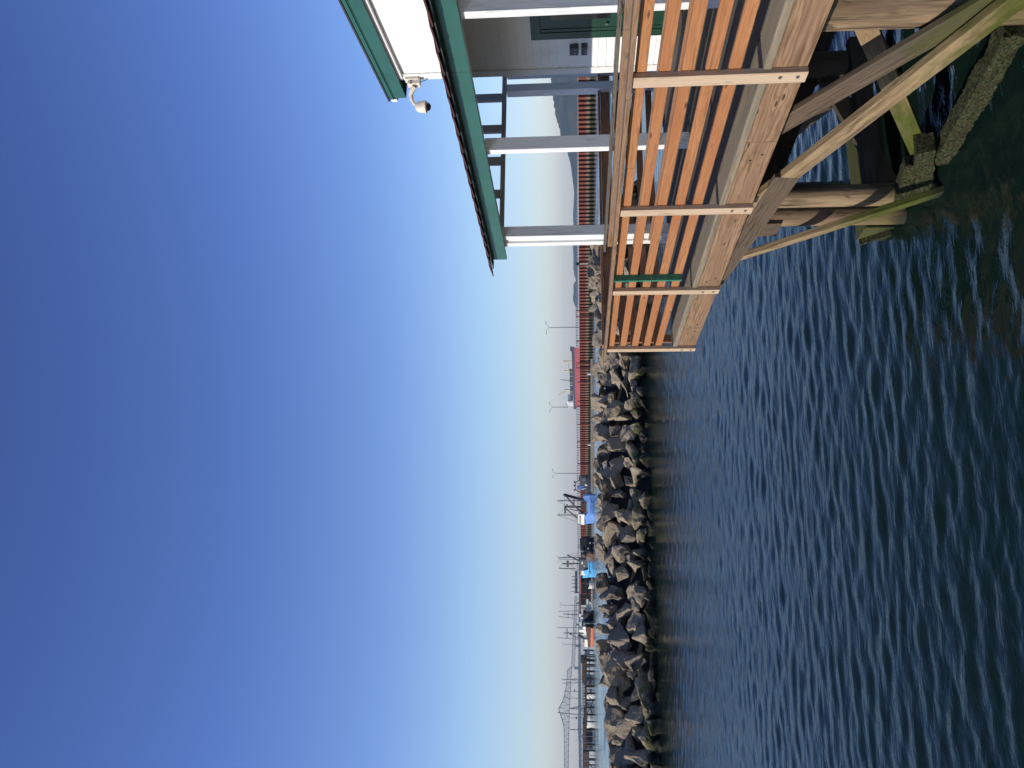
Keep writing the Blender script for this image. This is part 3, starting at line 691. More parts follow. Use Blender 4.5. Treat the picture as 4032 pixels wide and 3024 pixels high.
t = thing('work_skiff', 'pale open skiff moored under the salmon roofed shed', 'skiff', FS.base(2305))
hull(FS, 2286, 2318, [(0, .9), (.7, .8), (1, 1.2)], 1.8).build('hull', M['boatwhite'], t, fix=True)
b = MB(); FS.blk(b, 2306, 2318, 2292, 2304, 1.2); b.build('cabin', M['rig'], t, fix=True)

def troller(label, y0, y1, hullm, cab, poles, mst, cross, zs):
    F = Far(246., .7, (y0 + y1) / 2); t = thing('troller', label, 'troller', F.base((y0 + y1) / 2), 'trollers with tall poles')
    hull(F, y0, y1, zs, 4.4).build('hull', M[hullm], t, fix=True)
    if hullm == 'brownhull':
        b = MB(); F.blk(b, 2325.5, 2334, y0 + 2, y1 - 14, 4.7); b.build('boot_stripe', M['orange'], t, fix=True)
    for x0, x1, a, c in cab:
        b = MB(); F.blk(b, x0, x1, a, c, 2.6); b.build('cabin', M['boatwhite'], t, fix=True)
    for q in poles: mast(F, t, 'trolling_pole', q, .07)
    mast(F, t, 'mast', mst, .12)
    for q in cross: mast(F, t, 'crossarm', q, .07)
    return t, F
t, F = troller('black hulled troller with slender poles beside the shed', 2400, 2462, 'blackmatt', [(2285, 2304, 2425, 2432), (2296, 2304, 2436, 2450)],
    [[(2201, 2402), (2281, 2399)], [(2200, 2427), (2262, 2435)]], [(2219, 2415), (2292, 2419)], [[(2237, 2400), (2237, 2434)], [(2254, 2408), (2254, 2426)]], [(0, 2.6), (.6, 2.7), (1, 3.0)])
b = MB(); F.blk(b, 2280, 2290, 2410, 2424, 2.0); b.build('wheelhouse', M['soffit'], t, fix=True)
t, F = troller('brown wooden troller with orange waterline and white deck tank', 2452, 2560, 'brownhull', [(2302, 2314, 2515, 2551), (2281, 2300, 2467, 2478), (2294, 2306, 2452, 2464)],
    [[(2195, 2463), (2279, 2462)], [(2191, 2512), (2276, 2520)]], [(2219, 2489), (2300, 2491)], [[(2230, 2462), (2229.5, 2517)], [(2235, 2463), (2234, 2516)]], [(0, 2.0), (.4, 1.7), (1, 1.2)])
mast(F, t, 'boom', [(2236, 2484), (2252, 2500), (2277, 2515)], .09); b = MB(); b.ball(F.p(2247, 2493), .35, 8, 6); b.build('radar', M['rig'], t)
b = MB(); F.out(b, [(2279, 2500), (2275, 2505), (2290, 2512), (2300, 2520), (2303, 2516), (2292, 2505)], 1.4); b.build('gear_bundle', M['blackmatt'], t, fix=True)
t = thing('white_boat', 'white motor boat half hidden behind the trollers by the shed', 'motor boat', (0, 0, 0)); F = Far(268.); t.location = F.base(2450)
hull(F, 2420, 2500, [(0, 2.2), (.6, 2.2), (1, 2.8)], 4).build('hull', M['boatwhite'], t, fix=True)
b = MB(); F.blk(b, 2288, 2304, 2440, 2470, 2.4); F.blk(b, 2281, 2290, 2446, 2462, 2); b.build('cabin', M['boatwhite'], t, fix=True)
b = MB(); F.blk(b, 2290, 2295, 2443, 2467, .1, -1.25); b.build('window', M['black'], t, fix=True)

def gangway():
    F = Far(250.); t = thing('gangway', 'pale aluminium gangway sloping down from the timber pier end', 'gangway', F.base(2572))
    for d in (-.7, .7):
        b = MB(); F.bar(b, [(2295, 2588), (2318, 2556)], .13, d); F.bar(b, [(2304, 2590), (2324, 2560)], .12, d)
        for k in range(7):
            u = k / 6; F.bar(b, [(2295 + 23 * u, 2588 - 32 * u), (2304 + 20 * u, 2590 - 30 * u)], .08, d)
        b.build('side_truss', M['alu'], t)
    b = MB(); p0, p1 = F.p(2304, 2590), F.p(2324, 2560); b.beam(p0, p1, 1.4, .1); b.build('walkway', M['alu'], t)
gangway()

def far_pier():
    F = Far(249.); t = thing('timber_pier', 'long dark timber pier on cross-braced piles below the truss bridge', 'pier', F.base(2800))
    b = MB(); F.blk(b, 2303.5, 2310.5, 2584, 3110, 7, 3); b.build('deck_beam', M['darkpier'], t, fix=True)
    b = MB(); F.blk(b, 2291, 2303, 2586, 2678, .3, -.4); b.build('plank_wall', M['brownpier'], t, fix=True)
    b = MB(); F.blk(b, 2294, 2320, 2955, 3110, .3, -.5); b.build('plank_wall', M['brownpier'], t, fix=True)
    b = MB(); F.blk(b, 2294.5, 2304, 2846, 2955, .3, -.2); b.build('plank_wall', M['brownpier'], t, fix=True)
    b = MB(); F.blk(b, 2287, 2300, 2583, 2606, 2.5); b.build('winch_house', M['darkpier'], t, fix=True)
    for x in (2294.5, 2299):
        b = MB(); F.bar(b, [(x, 2678), (x + 1.2, 2850)], .09, -.4); b.build('handrail', M['darkpier'], t)
    for k in range(15):
        y = 2680 + k * 12; b = MB(); F.bar(b, [(2293 + .008 * (y - 2680), y), (2304, y)], .08, -.4); b.build('rail_post', M['darkpier'], t)
    piles = (2585, 2602, 2622, 2641, 2670, 2698, 2730, 2756, 2813, 2871, 2931, 2988, 3045)
    for y in piles:
        for d in (-.2, 5.5):
            b = MB(); F.bar(b, [(2308, y), (2345, y)], .30 if y in (2756, 2813, 2871, 2931, 2988) and d < 0 else .2, d, 8); b.build('pile', M['darkpier'], t)
    for (y0, y1) in ((2641, 2671), (2699, 2669), (2730, 2760), (2762, 2806), (2806, 2762), (2873, 2900), (2928, 2900), (2990, 3020), (3044, 3016)):
        b = MB(); F.bar(b, [(2312, y0), (2333, y1)], .15, -.6, 4); b.build('cross_brace', M['darkpier'], t)
    for d in (-.45, 5.2):
        b = MB(); F.bar(b, [(2322, 2586), (2323, 2720)], .1, d, 4); b.build('waler', M['darkpier'], t)
    # things stacked on the deck
    for y0, y1, h in ((2858, 2868, 2298), (2880, 2890, 2298), (2905, 2918, 2292), (2700, 2706, 2297), (2738, 2750, 2299)):
        b = MB(); F.blk(b, h, 2304, y0, y1, 1, 2); b.build('deck_gear', M['riglight'], t, fix=True)
far_pier()
F = Far(246.)
for i, y in enumerate((2899, 2924, 2948.6, 2974, 2995, 3019.5)):
    lab = ('thin dark mooring pole in the water before the brown end of the timber pier')
    t = thing('mooring_pole', lab, 'mooring pole', F.base(y), 'thin mooring poles in front of the timber pier')
    b = MB(); F.bar(b, [(2290 + .3 * (i % 3), y), (2350, y + .6)], .1, 0, 8); b.build('pole', M['riglight'], t)
    b = MB(); q = F.p(2290 + .3 * (i % 3), y); b.tube(q, q + UP * .12, .12, .02, n=8); b.build('cap', M['rig'], t)

def moored(label, D, y0, y1, zz, masts, name='sailboat', cat='sailboat', hm='riglight', extra='riglight'):
    F = Far(D); t = thing(name, label, cat, F.base((y0 + y1) / 2), 'boats moored behind the timber pier')
    hull(F, y0, y1, [(0, zz), (.6, zz * .95), (1, zz * 1.3)], 3.4).build('hull', M[hm], t, fix=True)
    b = MB(); F.blk(b, 2303, 2312, min(y0, y1) + 10, max(y0, y1) - 16, 1.9); b.build('cabin', M[extra or 'boatwhite'], t, fix=True)
    for nm, pts, r in masts: mast(F, t, nm, pts, r, 0, 'riglight')
moored('grey boat with a pair of dark upright poles behind the timber pier railing', 285., 2660, 2715, 1.9, [('mast', [(2212, 2676.5), (2310, 2675)], .13), ('boom', [(2249, 2676), (2292, 2664)], .07), ('boom', [(2252, 2678), (2300, 2687)], .07), ('mast', [(2215, 2690), (2310, 2688)], .12)])
moored('white hulled boat whose mast carries a round radar behind the pier', 290., 2702, 2750, 1.3, [('mast', [(2219, 2723), (2310, 2724)], .07), ('crossarm', [(2262, 2716), (2262, 2724)], .25)], hm='boatwhite')
moored('long white hull under a leaning mast seen between the pier piles', 280., 2768, 2868, 1.35, [('mast', [(2220, 2747), (2312, 2752)], .09), ('mast', [(2195, 2806), (2300, 2816)], .15)], hm='boatwhite')
moored('grey boat with a boxy lookout on its mast under the bridge peak', 300., 2786, 2850, 2.4, [('mast', [(2245, 2827), (2310, 2826)], .09), ('crossarm', [(2269, 2823), (2269, 2831)], .3)], 'fishing_boat', 'fishing boat', 'navy', 'rig')
moored('grey boat with one stout mast left of the bridge peak', 300., 2856, 2920, 2.2, [('mast', [(2243, 2873), (2312, 2873)], .16)])
moored('dark boat with a slanting dark boom near the thin mooring poles', 290., 2886, 2960, 2.0, [('boom', [(2279, 2910), (2293, 2896)], .1), ('mast', [(2264, 2914), (2300, 2914)], .05)], 'fishing_boat', 'fishing boat', 'navy')
moored('small launch with a white rigged derrick mast behind the pier', 295., 2770, 2800, 2.0, [('derrick', [(2246, 2786), (2300, 2778)], .07), ('derrick', [(2246, 2789), (2300, 2796)], .07), ('mast', [(2280, 2770), (2292, 2800)], .06)], 'fishing_boat', 'fishing boat', 'navy')

# ------------------------------------------------------------------ rock breakwater
CRX = [(25.67, 1.75), (24.9, 2.0), (23.4, 2.9), (21.9, 3.1), (20.43, 3.12), (20.09, 2.95), (18.46, 2.84), (15.46, 2.79), (13.9, 2.88), (12.4, 2.83), (10.47, 2.88), (6.74, 2.86), (4.66, 2.95), (3.84, 2.69), (2.77, 2.74), (1.84, 2.82), (.92, 2.74), (-1.27, 2.72), (-2.52, 2.72), (-3.88, 2.67), (-4.61, 2.52), (-5.1, 2.46), (-5.7, 2.56), (-6.3, 2.49), (-9, 2.5)][::-1]
def crest(x): return float(np.interp(x, [c[0] for c in CRX], [c[1] for c in CRX]))
def wline(x): return 42.35 + .072 * x
def rock_mesh(seed):
    rg = random.Random(seed); bm = bmesh.new()
    sx, sy, sz = rg.uniform(.85, 1.3), rg.uniform(.7, 1.), rg.uniform(.55, .95)
    n = rg.choice((8, 9, 10, 12, 14))
    for i in range(n):
        v = Vector((rg.gauss(0, 1), rg.gauss(0, 1), rg.gauss(0, 1))).normalized() * rg.uniform(.82, 1.05)
        bm.verts.new((v.x * sx, v.y * sy, v.z * sz))
    r = bmesh.ops.convex_hull(bm, input=bm.verts)
    bmesh.ops.delete(bm, geom=[v for v in bm.verts if not v.link_faces], context='VERTS')
    bmesh.ops.dissolve_limit(bm, angle_limit=math.radians(14), verts=bm.verts, edges=bm.edges)
    bmesh.ops.bevel(bm, geom=list(bm.edges), offset=.03, segments=1, affect='EDGES', profile=.6)
    bmesh.ops.triangulate(bm, faces=bm.faces)
    bmesh.ops.subdivide_edges(bm, edges=bm.edges, cuts=3, use_grid_fill=True)
    bmesh.ops.triangulate(bm, faces=bm.faces)
    o = Vector((seed * 7.3, seed * 3.1, 0))
    bm.normal_update()
    for v in bm.verts:
        d = .10 * mnoise.noise(v.co * 1.5 + o) + .085 * mnoise.noise(v.co * 3.4 + o) + .055 * mnoise.noise(v.co * 8 + o)
        # ledges and cracks
        d -= .06 * max(0, mnoise.noise(Vector((v.co.x * 1.2, v.co.y * 1.2, v.co.z * 5)) + o * 2)) ** 1.0
        v.co += v.normal * d
    me = bpy.data.meshes.new('boulder'); bm.to_mesh(me); bm.free(); me.materials.append(M['rock'])
    return me
RM = [rock_mesh(100 + i) for i in range(16)]
ZONES = [(-9e9, 930, 'behind the white porch posts'), (930, 1180, 'behind the green batten railing'), (1180, 1370, 'behind the far railing corner'), (1370, 1480, 'beside the railing end post'),
         (1480, 1620, 'below the red cargo ship'), (1620, 1760, 'below the lamp past the red ship'), (1760, 1930, 'below the boat with blue net'), (1930, 2080, 'below the blue A-frame trawler'),
         (2080, 2185, 'below the dark net-piled boat'), (2185, 2290, 'below the sky-blue trawler'), (2290, 2410, 'below the salmon roofed shed'), (2410, 2560, 'below the orange-striped boat'),
         (2560, 2700, 'below the gangway of the pier'), (2700, 2850, 'below the peak of the bridge'), (2850, 9e9, 'below the thin mooring poles')]
def photo_row(p):
    q = Vector(p) - EYEV; return 1512 - FPX * q.dot(CR) / q.dot(CF)
def rocks():
    rg = random.Random(21); items = []
    rows = [(-.1, .05, .52, 'waterline'), (.55, .5, .64, 'low'), (1.2, .98, .70, 'lower face'), (1.95, 1.48, .70, 'middle face'), (2.75, 1.98, .72, 'upper face'), (3.75, None, .76, 'crest'), (5.1, None, .66, 'back')]
    for ri, (dy, z, rad, nm) in enumerate(rows):
        x = -8.6 + rg.uniform(0, .5)
        while x < 25.2:
            r = rad * rg.choice((.72, .84, .94, 1.0, 1.08, 1.2, 1.3))
            x += r * .66
            ck = crest(x) / 2.85
            zz = (z * ck if z is not None else crest(x) - r * .74 - (.35 if nm == 'back' else 0)) + rg.uniform(-.16, .16)
            if nm in ('crest', 'back') or rg.random() > .04: items.append((x, wline(x) + dy + rg.uniform(-.35, .35), zz, r, nm))
            x += r * .66
    tot = {}; pend = []
    for x, y, z, r, nm in items:
        py = photo_row((x, y, z)); zn = next(q for a, b, q in ZONES if a <= py < b)
        pend.append([x, y, z, r, nm, py, zn])
    byz = {}
    for q in pend: byz.setdefault((q[6], q[4]), []).append(q)
    ords = ['first', 'second', 'third', 'fourth', 'fifth', 'sixth', 'seventh', 'eighth', 'ninth', 'tenth']
    for (zn, nm), qs in byz.items():
        qs.sort(key=lambda q: q[5])
        for k, q in enumerate(qs):
            mi = rg.randrange(16); x, y, z, r = q[:4]
            o = bpy.data.objects.new('boulder', RM[mi]); COL.objects.link(o); o.location = (x, y, z)
            o.rotation_euler = (rg.uniform(-.5, .5) + (3.14 if rg.random() < .4 else 0), rg.uniform(-.5, .5), rg.uniform(0, 6.28)); o.scale = (r * rg.uniform(.9, 1.12), r * rg.uniform(.9, 1.1), r * rg.uniform(.82, 1.02))
            mt = Matrix.LocRotScale(o.location, o.rotation_euler, o.scale); cs = [mt @ v.co for v in RM[mi].vertices]
            ex = [max(p.dot(d) for p in cs) - min(p.dot(d) for p in cs) for d in (RH, FH, UP)]
            shape = 'tall' if ex[2] > 1.05 * ex[0] else 'flat' if ex[2] < .62 * ex[0] else 'long' if ex[0] > 1.35 * ex[2] else 'blocky'
            size = 'large' if r > .78 else 'small' if r < .56 else 'medium'
            where = {'waterline': 'wet waterline', 'low': 'second-row', 'lower face': 'low', 'middle face': 'mid-height', 'upper face': 'upper', 'crest': 'crest', 'back': 'rear crest'}[nm]
            od = f', {ords[min(k, 9)]} from the railing' if len(qs) > 1 else ''
            tag(o, f'{size} {shape} {where} boulder {zn}{od}', 'boulder', 'boulders of the breakwater')
rocks()
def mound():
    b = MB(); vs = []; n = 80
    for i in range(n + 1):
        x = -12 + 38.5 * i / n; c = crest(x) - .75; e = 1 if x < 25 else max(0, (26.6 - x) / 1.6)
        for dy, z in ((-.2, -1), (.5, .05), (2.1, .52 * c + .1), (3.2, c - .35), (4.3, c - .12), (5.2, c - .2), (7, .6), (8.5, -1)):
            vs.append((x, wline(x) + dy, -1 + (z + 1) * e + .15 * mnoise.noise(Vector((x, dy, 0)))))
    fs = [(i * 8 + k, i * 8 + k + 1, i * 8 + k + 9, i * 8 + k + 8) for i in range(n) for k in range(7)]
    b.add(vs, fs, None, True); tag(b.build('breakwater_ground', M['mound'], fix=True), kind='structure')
mound()

# ------------------------------------------------------------------ near wooden pier
DZ = 2.19                                             # deck level
def near_pier():
    t = thing('wooden_pier', 'old wooden pier on mossy piles carrying the walkway and the white porch', 'pier', (6.5, 8, 0))
    b = MB(); x = 4.40; i = 0
    while x < 9.7:
        b.box(x, x + .142, 2.0, 12.1, DZ - .064, DZ - .004 * (i % 3)); x += .148; i += 1
    b.build('deck_boards', M['deck'], t)
    b = MB(); b.box(4.085, 4.392, 2.0, 12.085, DZ - .066, DZ, 1); b.build('edge_plank', M['edge'], t, .012)
    for y0, y1 in ((2.0, 6.52), (6.524, 11.16), (11.166, 12.05)):
        b = MB(); b.box(4.1, 4.15, y0, y1, 1.862, DZ - .069, 1); b.build('fascia_board', M['fascia'], t, .004)
    for y in (11.30, 11.02, 9.45, 6.72):
        for z in (1.95, 2.04):
            b = MB(); b.tube((4.094, y + (z - 1.95), z), (4.12, y + (z - 1.95), z), .010, n=10); b.build('bolt_hole', M['blackmatt'], t)
    for x in (4.75, 5.5, 6.3, 7.1, 7.9, 8.7, 9.5):
        b = MB(); b.box(x - .04, x + .04, 2.2, 12.0, 1.64, DZ - .068); b.build('stringer', M['underwood'], t)
    b = MB(); b.box(4.2, 9.6, 12.03, 12.08, 1.86, DZ - .07); b.build('end_board', M['underwood'], t)
    for y in (5.35, 8.73, 11.4):
        b = MB(); b.box({5.35: 4.8, 8.73: 4.36}.get(y, 5.9), 9.6, y - .15, y + .15, 1.34, 1.635, 0); b.build('pile_cap', M['brace_grey_shade'], t, .006)
    def pile(x, y, r, mat='pile', top=1.34):
        b = MB(); b.tube((x, y, -1.2), (x, y, top), r * 1.04, r * .96, 24, rings=6); b.build('pile', M[mat], t)
    pile(4.56, 5.40, .20, top=1.85); pile(4.52, 8.27, .118, top=1.85); pile(4.50, 8.66, .122, top=1.85)
    for x in (6.3, 8.3):
        for y in (5.3, 8.45, 11.4): pile(x, y, .15, 'underwood')
    def plank(name, mat, X, p0, p1, w, h):
        b = MB(); b.beam((X, p0[0], p0[1]), (X, p1[0], p1[1]), w, h, up=(1, 0, 0)); b.build(name, M[mat], t, .005)
    # up=(1,0,0): second size is along X, first across the face
    plank('brace', 'brace_grey_shade', 4.30, (6.68, 1.90), (4.0, -.20), .20, .055)
    plank('brace', 'brace', 4.215, (7.98, 1.885), (3.4, -.13), .165, .075)
    plank('brace', 'brace', 4.235, (9.26, 1.85), (7.62, -.10), .085, .07)
    plank('brace', 'brace', 4.62, (5.05, 1.72), (7.95, .0), .165, .07)
    plank('brace', 'brace_grey_shade', 4.20, (7.27, 1.60), (10.9, 2.04), .24, .05)  # this plank's shade comes from its grey wood colour
    plank('brace', 'underwood', 6.1, (11.1, 1.7), (8.3, .35), .24, .08)
    plank('brace', 'underwood', 6.1, (8.3, 1.6), (5.2, .1), .2, .08)
    for y in (8.62, 5.12):
        b = MB(); b.beam((4.7, y, 1.5), (8.2, y, .1), .07, .2); b.build('brace', M['underwood'], t, .005)
        b = MB(); b.beam((8.2, y - .09, 1.5), (4.75, y - .09, .15), .07, .2); b.build('brace', M['underwood'], t, .005)
    b = MB(); b.beam((4.45, 8.30, .42), (6.5, 8.30, .42), .14, .20); b.build('wale', M['underwood'], t, .01)
    b = MB(); b.beam((4.7, 5.3, .46), (7.6, 5.3, .42), .14, .20); b.build('wale', M['underwood'], t, .01)
    def log(p0, p1, w, h):
        """soft, furry-edged waterlogged timber"""
        bm = bmesh.new(); p0, p1 = Vector(p0), Vector(p1); d = p1 - p0; L = d.length; d.normalize(); sd = d.cross(UP).normalized(); u = sd.cross(d)
        n = max(6, int(L / .035)); m = 16; rg = random.Random(int(L * 1000)); vs = []
        for k in range(n + 1):
            row = []
            for i in range(m):
                w_ = 2 * math.pi * i / m; c, s = math.cos(w_), math.sin(w_)
                q = max(abs(c), abs(s)); c, s = c / q * .97, s / q * .97
                p = p0 + d * L * k / n + sd * c * w / 2 + u * s * h / 2
                j = 1 + .16 * mnoise.noise(p * 9) + .12 * mnoise.noise(p * 28) + rg.uniform(-.03, .03)
                ax = p0 + d * L * k / n
                row.append(bm.verts.new(ax + (p - ax) * j + d * .02 * mnoise.noise(p * 20)))
            vs.append(row)
        for k in range(n):
            for i in range(m): bm.faces.new((vs[k][i], vs[k][(i + 1) % m], vs[k + 1][(i + 1) % m], vs[k + 1][i]))
        bm.faces.new(vs[0][::-1]); bm.faces.new(vs[-1]); bm.normal_update()
        b = MB(); bm.verts.index_update(); b.add([v.co.copy() for v in bm.verts], [[v.index for v in f.verts] for f in bm.faces]); bm.free()
        b.build('mossy_timber', M['mossy'], t, fix=True)
    log((4.48, 7.22, .32), (4.52, 8.35, -.08), .20, .17)
    log((4.50, 7.52, .06), (4.46, 5.62, .27), .17, .17)
    log((4.50, 5.66, .10), (4.46, 4.0, .34), .19, .18)
    log((4.52, 7.60, .30), (4.44, 8.36, .17), .13, .13)
    b = MB(); b.box(4.46, 6.2, 8.93, 9.27, -.1, .32, 0); b.build('mossy_timber', M['brace_grey_shade'], t, .015)
    b = MB(); b.beam((4.44, 8.98, .03), (4.44, 9.22, .30), .03, .10, up=(1, 0, 0)); b.build('cleat', M['mossy'], t)
near_pier()

SLATZ = (3.105, 2.922, 2.75, 2.575, 2.402)
def front_railing():
    t = thing('wooden_railing', 'orange-slatted wooden railing with pale bolted posts along the walkway edge', 'railing', (4.1, 8, DZ))
    for y in (3.32, 5.507, 7.607, 9.685, 11.905):
        b = MB(); b.box(4.048, 4.098, y, y + .125, 1.858, 3.164); pst = b.build('post', M['post'], t, .004)
        for z in (1.93, 2.06):
            b = MB(); b.tube((4.038, y + .05, z), (4.05, y + .05, z), .013, n=10); b.build('bolt', M['metal'], pst)
    for k, z in enumerate(SLATZ):
        b = MB(); js = [2.4, (6.9, 7.65, 5.55, 9.73, 7.65)[k], 12.02]
        for y0, y1 in zip(js[:-1], js[1:]):
            b.box(4.102, 4.138, y0 + .002, y1, z - .045 + rnd.uniform(-.004, .004), z + .045, 1)
        b.build('slat', M['slat'], t, .004)
    b = MB()
    for y0, y1 in ((2.4, 5.75), (5.754, 10.62), (10.624, 12.40)): b.box(4.028, 4.168, y0, y1, 3.167, 3.206, 1)
    b.build('cap_rail', M['cap'], t, .005)
    b = MB(); b.box(4.022, 4.10, 9.296, 9.336, 2.72, 3.155); b.box(4.024, 4.10, 9.298, 9.338, 2.36, 2.715); b.build('green_batten', M['greenlit'], t, .003)
front_railing()
def end_railing():
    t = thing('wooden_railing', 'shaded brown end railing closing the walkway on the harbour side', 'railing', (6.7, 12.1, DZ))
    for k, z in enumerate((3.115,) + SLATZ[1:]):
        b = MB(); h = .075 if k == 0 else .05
        b.box(4.17, 9.4, 12.105, 12.143, z - h, z + h, 0); b.build('slat', M['brownrail'], t, .004)
    for x in (4.30, 5.05, 9.3):
        b = MB(); b.box(x - .06, x + .06, 12.146, 12.196, 1.86, 3.19); b.build('post', M['brownrail'], t, .004)
    b = MB(); b.box(4.172, 9.4, 12.06, 12.20, 3.195, 3.232, 0); b.build('cap_rail', M['brownrail'], t, .004)
end_railing()
def inner_railing():
    t = thing('wooden_railing', 'weathered porch railing with a grey grip-strip cap fixed to the white posts', 'railing', (5.77, 8, DZ))
    b = MB()
    for y0, y1 in ((3.5, 6.79), (6.794, 12.2)): b.box(5.71, 5.835, y0, y1, 3.15, 3.19, 1)
    b.build('cap_rail', M['gripcap'], t, .004)
    b = MB()
    for y0, y1 in ((3.5, 7.06), (7.064, 11.97)): b.box(5.755, 5.795, y0, y1, 2.985, 3.128, 1)
    b.build('face_board', M['cap'], t, .004)
    for z0, z1, e in ((2.62, 2.735, 12.0), (2.40, 2.51, 11.8)):
        b = MB(); b.box(5.76, 5.795, 3.5, e, z0, z1, 1); b.build('lower_board', M['cap'] if z0 > 2.5 else M['brownrail'], t, .004)
inner_railing()

# ------------------------------------------------------------------ white building with porch
def lathe(b, c, prof, n=24):
    c = Vector(c); vs = []; fs = []
    for z, r in prof:
        for i in range(n): w = 2 * math.pi * i / n; vs.append(c + Vector((r * math.cos(w), r * math.sin(w), z)))
    for k in range(len(prof) - 1):
        for i in range(n):
            j = (i + 1) % n; fs.append((k * n + i, k * n + j, (k + 1) * n + j, (k + 1) * n + i))
    return b.add(vs, fs, None, True)
def building():
    t = thing('porch_building', 'white clapboard building with green trim and an open porch on white posts', 'building', (8.4, 8, DZ))
    XW, YE = 8.4, 11.12
    b = MB(); z = DZ - .02; ex = .1215
    
    while z < 7.0:
        lip = .021 if z < 5 else .011
        ye = YE if z + ex < 6.4 else min(YE, 11.14 - (z + ex - 6.4) / .083)
        if ye < 4.2: break
        b.add([(XW - lip, 3.0, z), (XW - lip, ye, z), (XW - .005, ye, z + ex), (XW - .005, 3.0, z + ex), (XW - .002, 3.0, z), (XW - .002, ye, z)],
              [(0, 1, 2, 3), (0, 4, 5, 1)]); z += ex
    b.build('clapboard_wall', M['clap'], t)
    b = MB(); b.add([(XW, 3, DZ), (XW, YE, DZ), (XW, YE, 6.42), (XW, 3, 7.05), (13, 3, DZ), (13, YE, DZ), (13, YE, 6.42), (13, 3, 7.05)], [(0, 3, 2, 1), (4, 5, 6, 7), (1, 2, 6, 5), (0, 4, 7, 3)])
    b.build('shell_wall', M['trimwhite'], t)
    b = MB(); b.box(XW - .035, XW + .1, YE + .003, YE + .10, DZ, 6.38, 2); b.box(XW - .036, XW - .004, YE - .04, YE + .001, DZ, 6.38, 2); b.build('corner_board', M['trimwhite'], t, .004)
    # door
    b = MB(); b.box(8.345, 8.399, 10.245, 10.385, DZ, 4.245, 2); b.box(8.345, 8.399, 9.0, 10.243, 4.105, 4.245, 1); b.box(8.345, 8.399, 8.86, 9.0, DZ, 4.245, 2)
    fr = b.build('door_frame', M['doorgreen'], t, .004)
    b = MB(); b.box(8.356, 8.399, 10.185, 10.242, DZ, 4.10, 2); b.build('door_stop', M['doorgreen'], t, .006)
    b = MB(); b.box(8.368, 8.399, 9.0, 10.183, DZ, 4.10, 2); dr = b.build('door', M['doorgreen'], t)
    b = MB(); b.box(8.362, 8.3685, 9.2, 10.0, 3.1, 3.95); b.build('door_pane', M['black'], dr)
    b = MB(); b.tube((8.33, 10.09, 3.15), (8.37, 10.09, 3.15), .025, n=10); b.build('door_handle', M['metal'], dr)
    for y, z, w, h in ((10.62, 3.62, .16, .135), (10.62, 3.47, .17, .09)):
        b = MB(); b.box(8.30, 8.392, y - w / 2, y + w / 2, z - h / 2, z + h / 2); ob = b.build('outlet_box', M['outlet'], t, .006)
        for s_ in (-1, 1):
            b = MB(); b.box(8.296, 8.30, y + s_ * .035 - .008, y + s_ * .035 + .008, z - .03, z - .005); b.build('screw', M['metal'], ob)
    # porch roof
    EX, EY1 = 5.755, 12.36; rs = .20
    b = MB()
    for y0, y1 in ((3.0, 7.62), (7.623, 9.82), (9.823, EY1)): b.box(EX, EX + .04, y0, y1, 4.728, 4.958, 1)
    b.build('fascia', M['green'], t, .003)
    b = MB(); b.add([(EX - .0, 3, 4.962), (EX - .0, EY1, 4.962), (8.37, EY1, 4.962 + rs * 2.615), (8.37, 3, 4.962 + rs * 2.615), (EX, 3, 4.99), (EX, EY1, 4.99), (8.37, EY1, 4.99 + rs * 2.615), (8.37, 3, 4.99 + rs * 2.615)],
            [(0, 1, 2, 3), (7, 6, 5, 4), (0, 4, 5, 1), (1, 5, 6, 2), (3, 2, 6, 7), (0, 3, 7, 4)])
    b.build('porch_roof', M['ceil'], t)
    b = MB(); y = 3.0; k = 0
    while y < EY1 + .16:
        w = .37; tl = .021
        vs = []
        for xx, zz in ((EX - .175, 4.962), (EX + .5, 4.962 + .005 + rs * .5)):
            for yy, dz in ((y, tl), (y + w - .008, .0)):
                for th in (0, .018): vs.append((xx, yy, zz + dz + th + (.032 if xx > EX else 0)))
        b.add(vs, [(0, 2, 3, 1), (4, 5, 7, 6), (0, 1, 5, 4), (2, 6, 7, 3), (0, 4, 6, 2), (1, 3, 7, 5)]); y += w; k += 1
    b.build('shingle_edge', M['shingle'], t)
    b = MB(); b.add([(6.2, 3, 5.10), (6.2, EY1 + .1, 5.10), (8.37, EY1 + .1, 5.10 + rs * 2.17), (8.37, 3, 5.10 + rs * 2.17)], [(0, 1, 2, 3)]); b.build('shingle_field', M['shingle'], t)
    b = MB(); b.box(EX - .13, EX - .002, 3, EY1 + .06, 4.945, 4.960, 1); b.build('drip_edge', M['roofdark'], t)
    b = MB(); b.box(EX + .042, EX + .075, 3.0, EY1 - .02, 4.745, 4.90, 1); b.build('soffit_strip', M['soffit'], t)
    b = MB(); b.box(5.84, 6.0, 3.0, 12.1, 4.76, 4.94, 1); b.build('porch_beam', M['trimwhite'], t, .004)
    for k in range(15):
        y = 3.4 + k * .6; b = MB(); b.beam((5.9, y, 4.93), (8.36, y, 4.93 + rs * 2.46 - .01), .04, .0 + .09); b.build('rafter', M['ceil'], t)
    # posts
    def post(x0, x1, y0, y1, top=4.755):
        b = MB(); b.box(x0, x1, y0, y1, DZ, top, 2); b.build('porch_post', M['postpaint'], t, .005)
    for y0 in (4.4, 6.805, 9.275): post(5.832, 6.012, y0, y0 + .098)
    post(5.832, 6.005, 11.70, 11.81); post(5.832, 6.005, 11.935, 12.05)
    b = MB(); b.box(5.87, 5.98, 11.81, 11.935, DZ, 4.755, 2); b.build('post_filler', M['postpaint'], t)
    post(8.65, 8.785, 11.99, 12.16, 4.752); post(8.97, 9.10, 11.99, 12.12, 4.752)
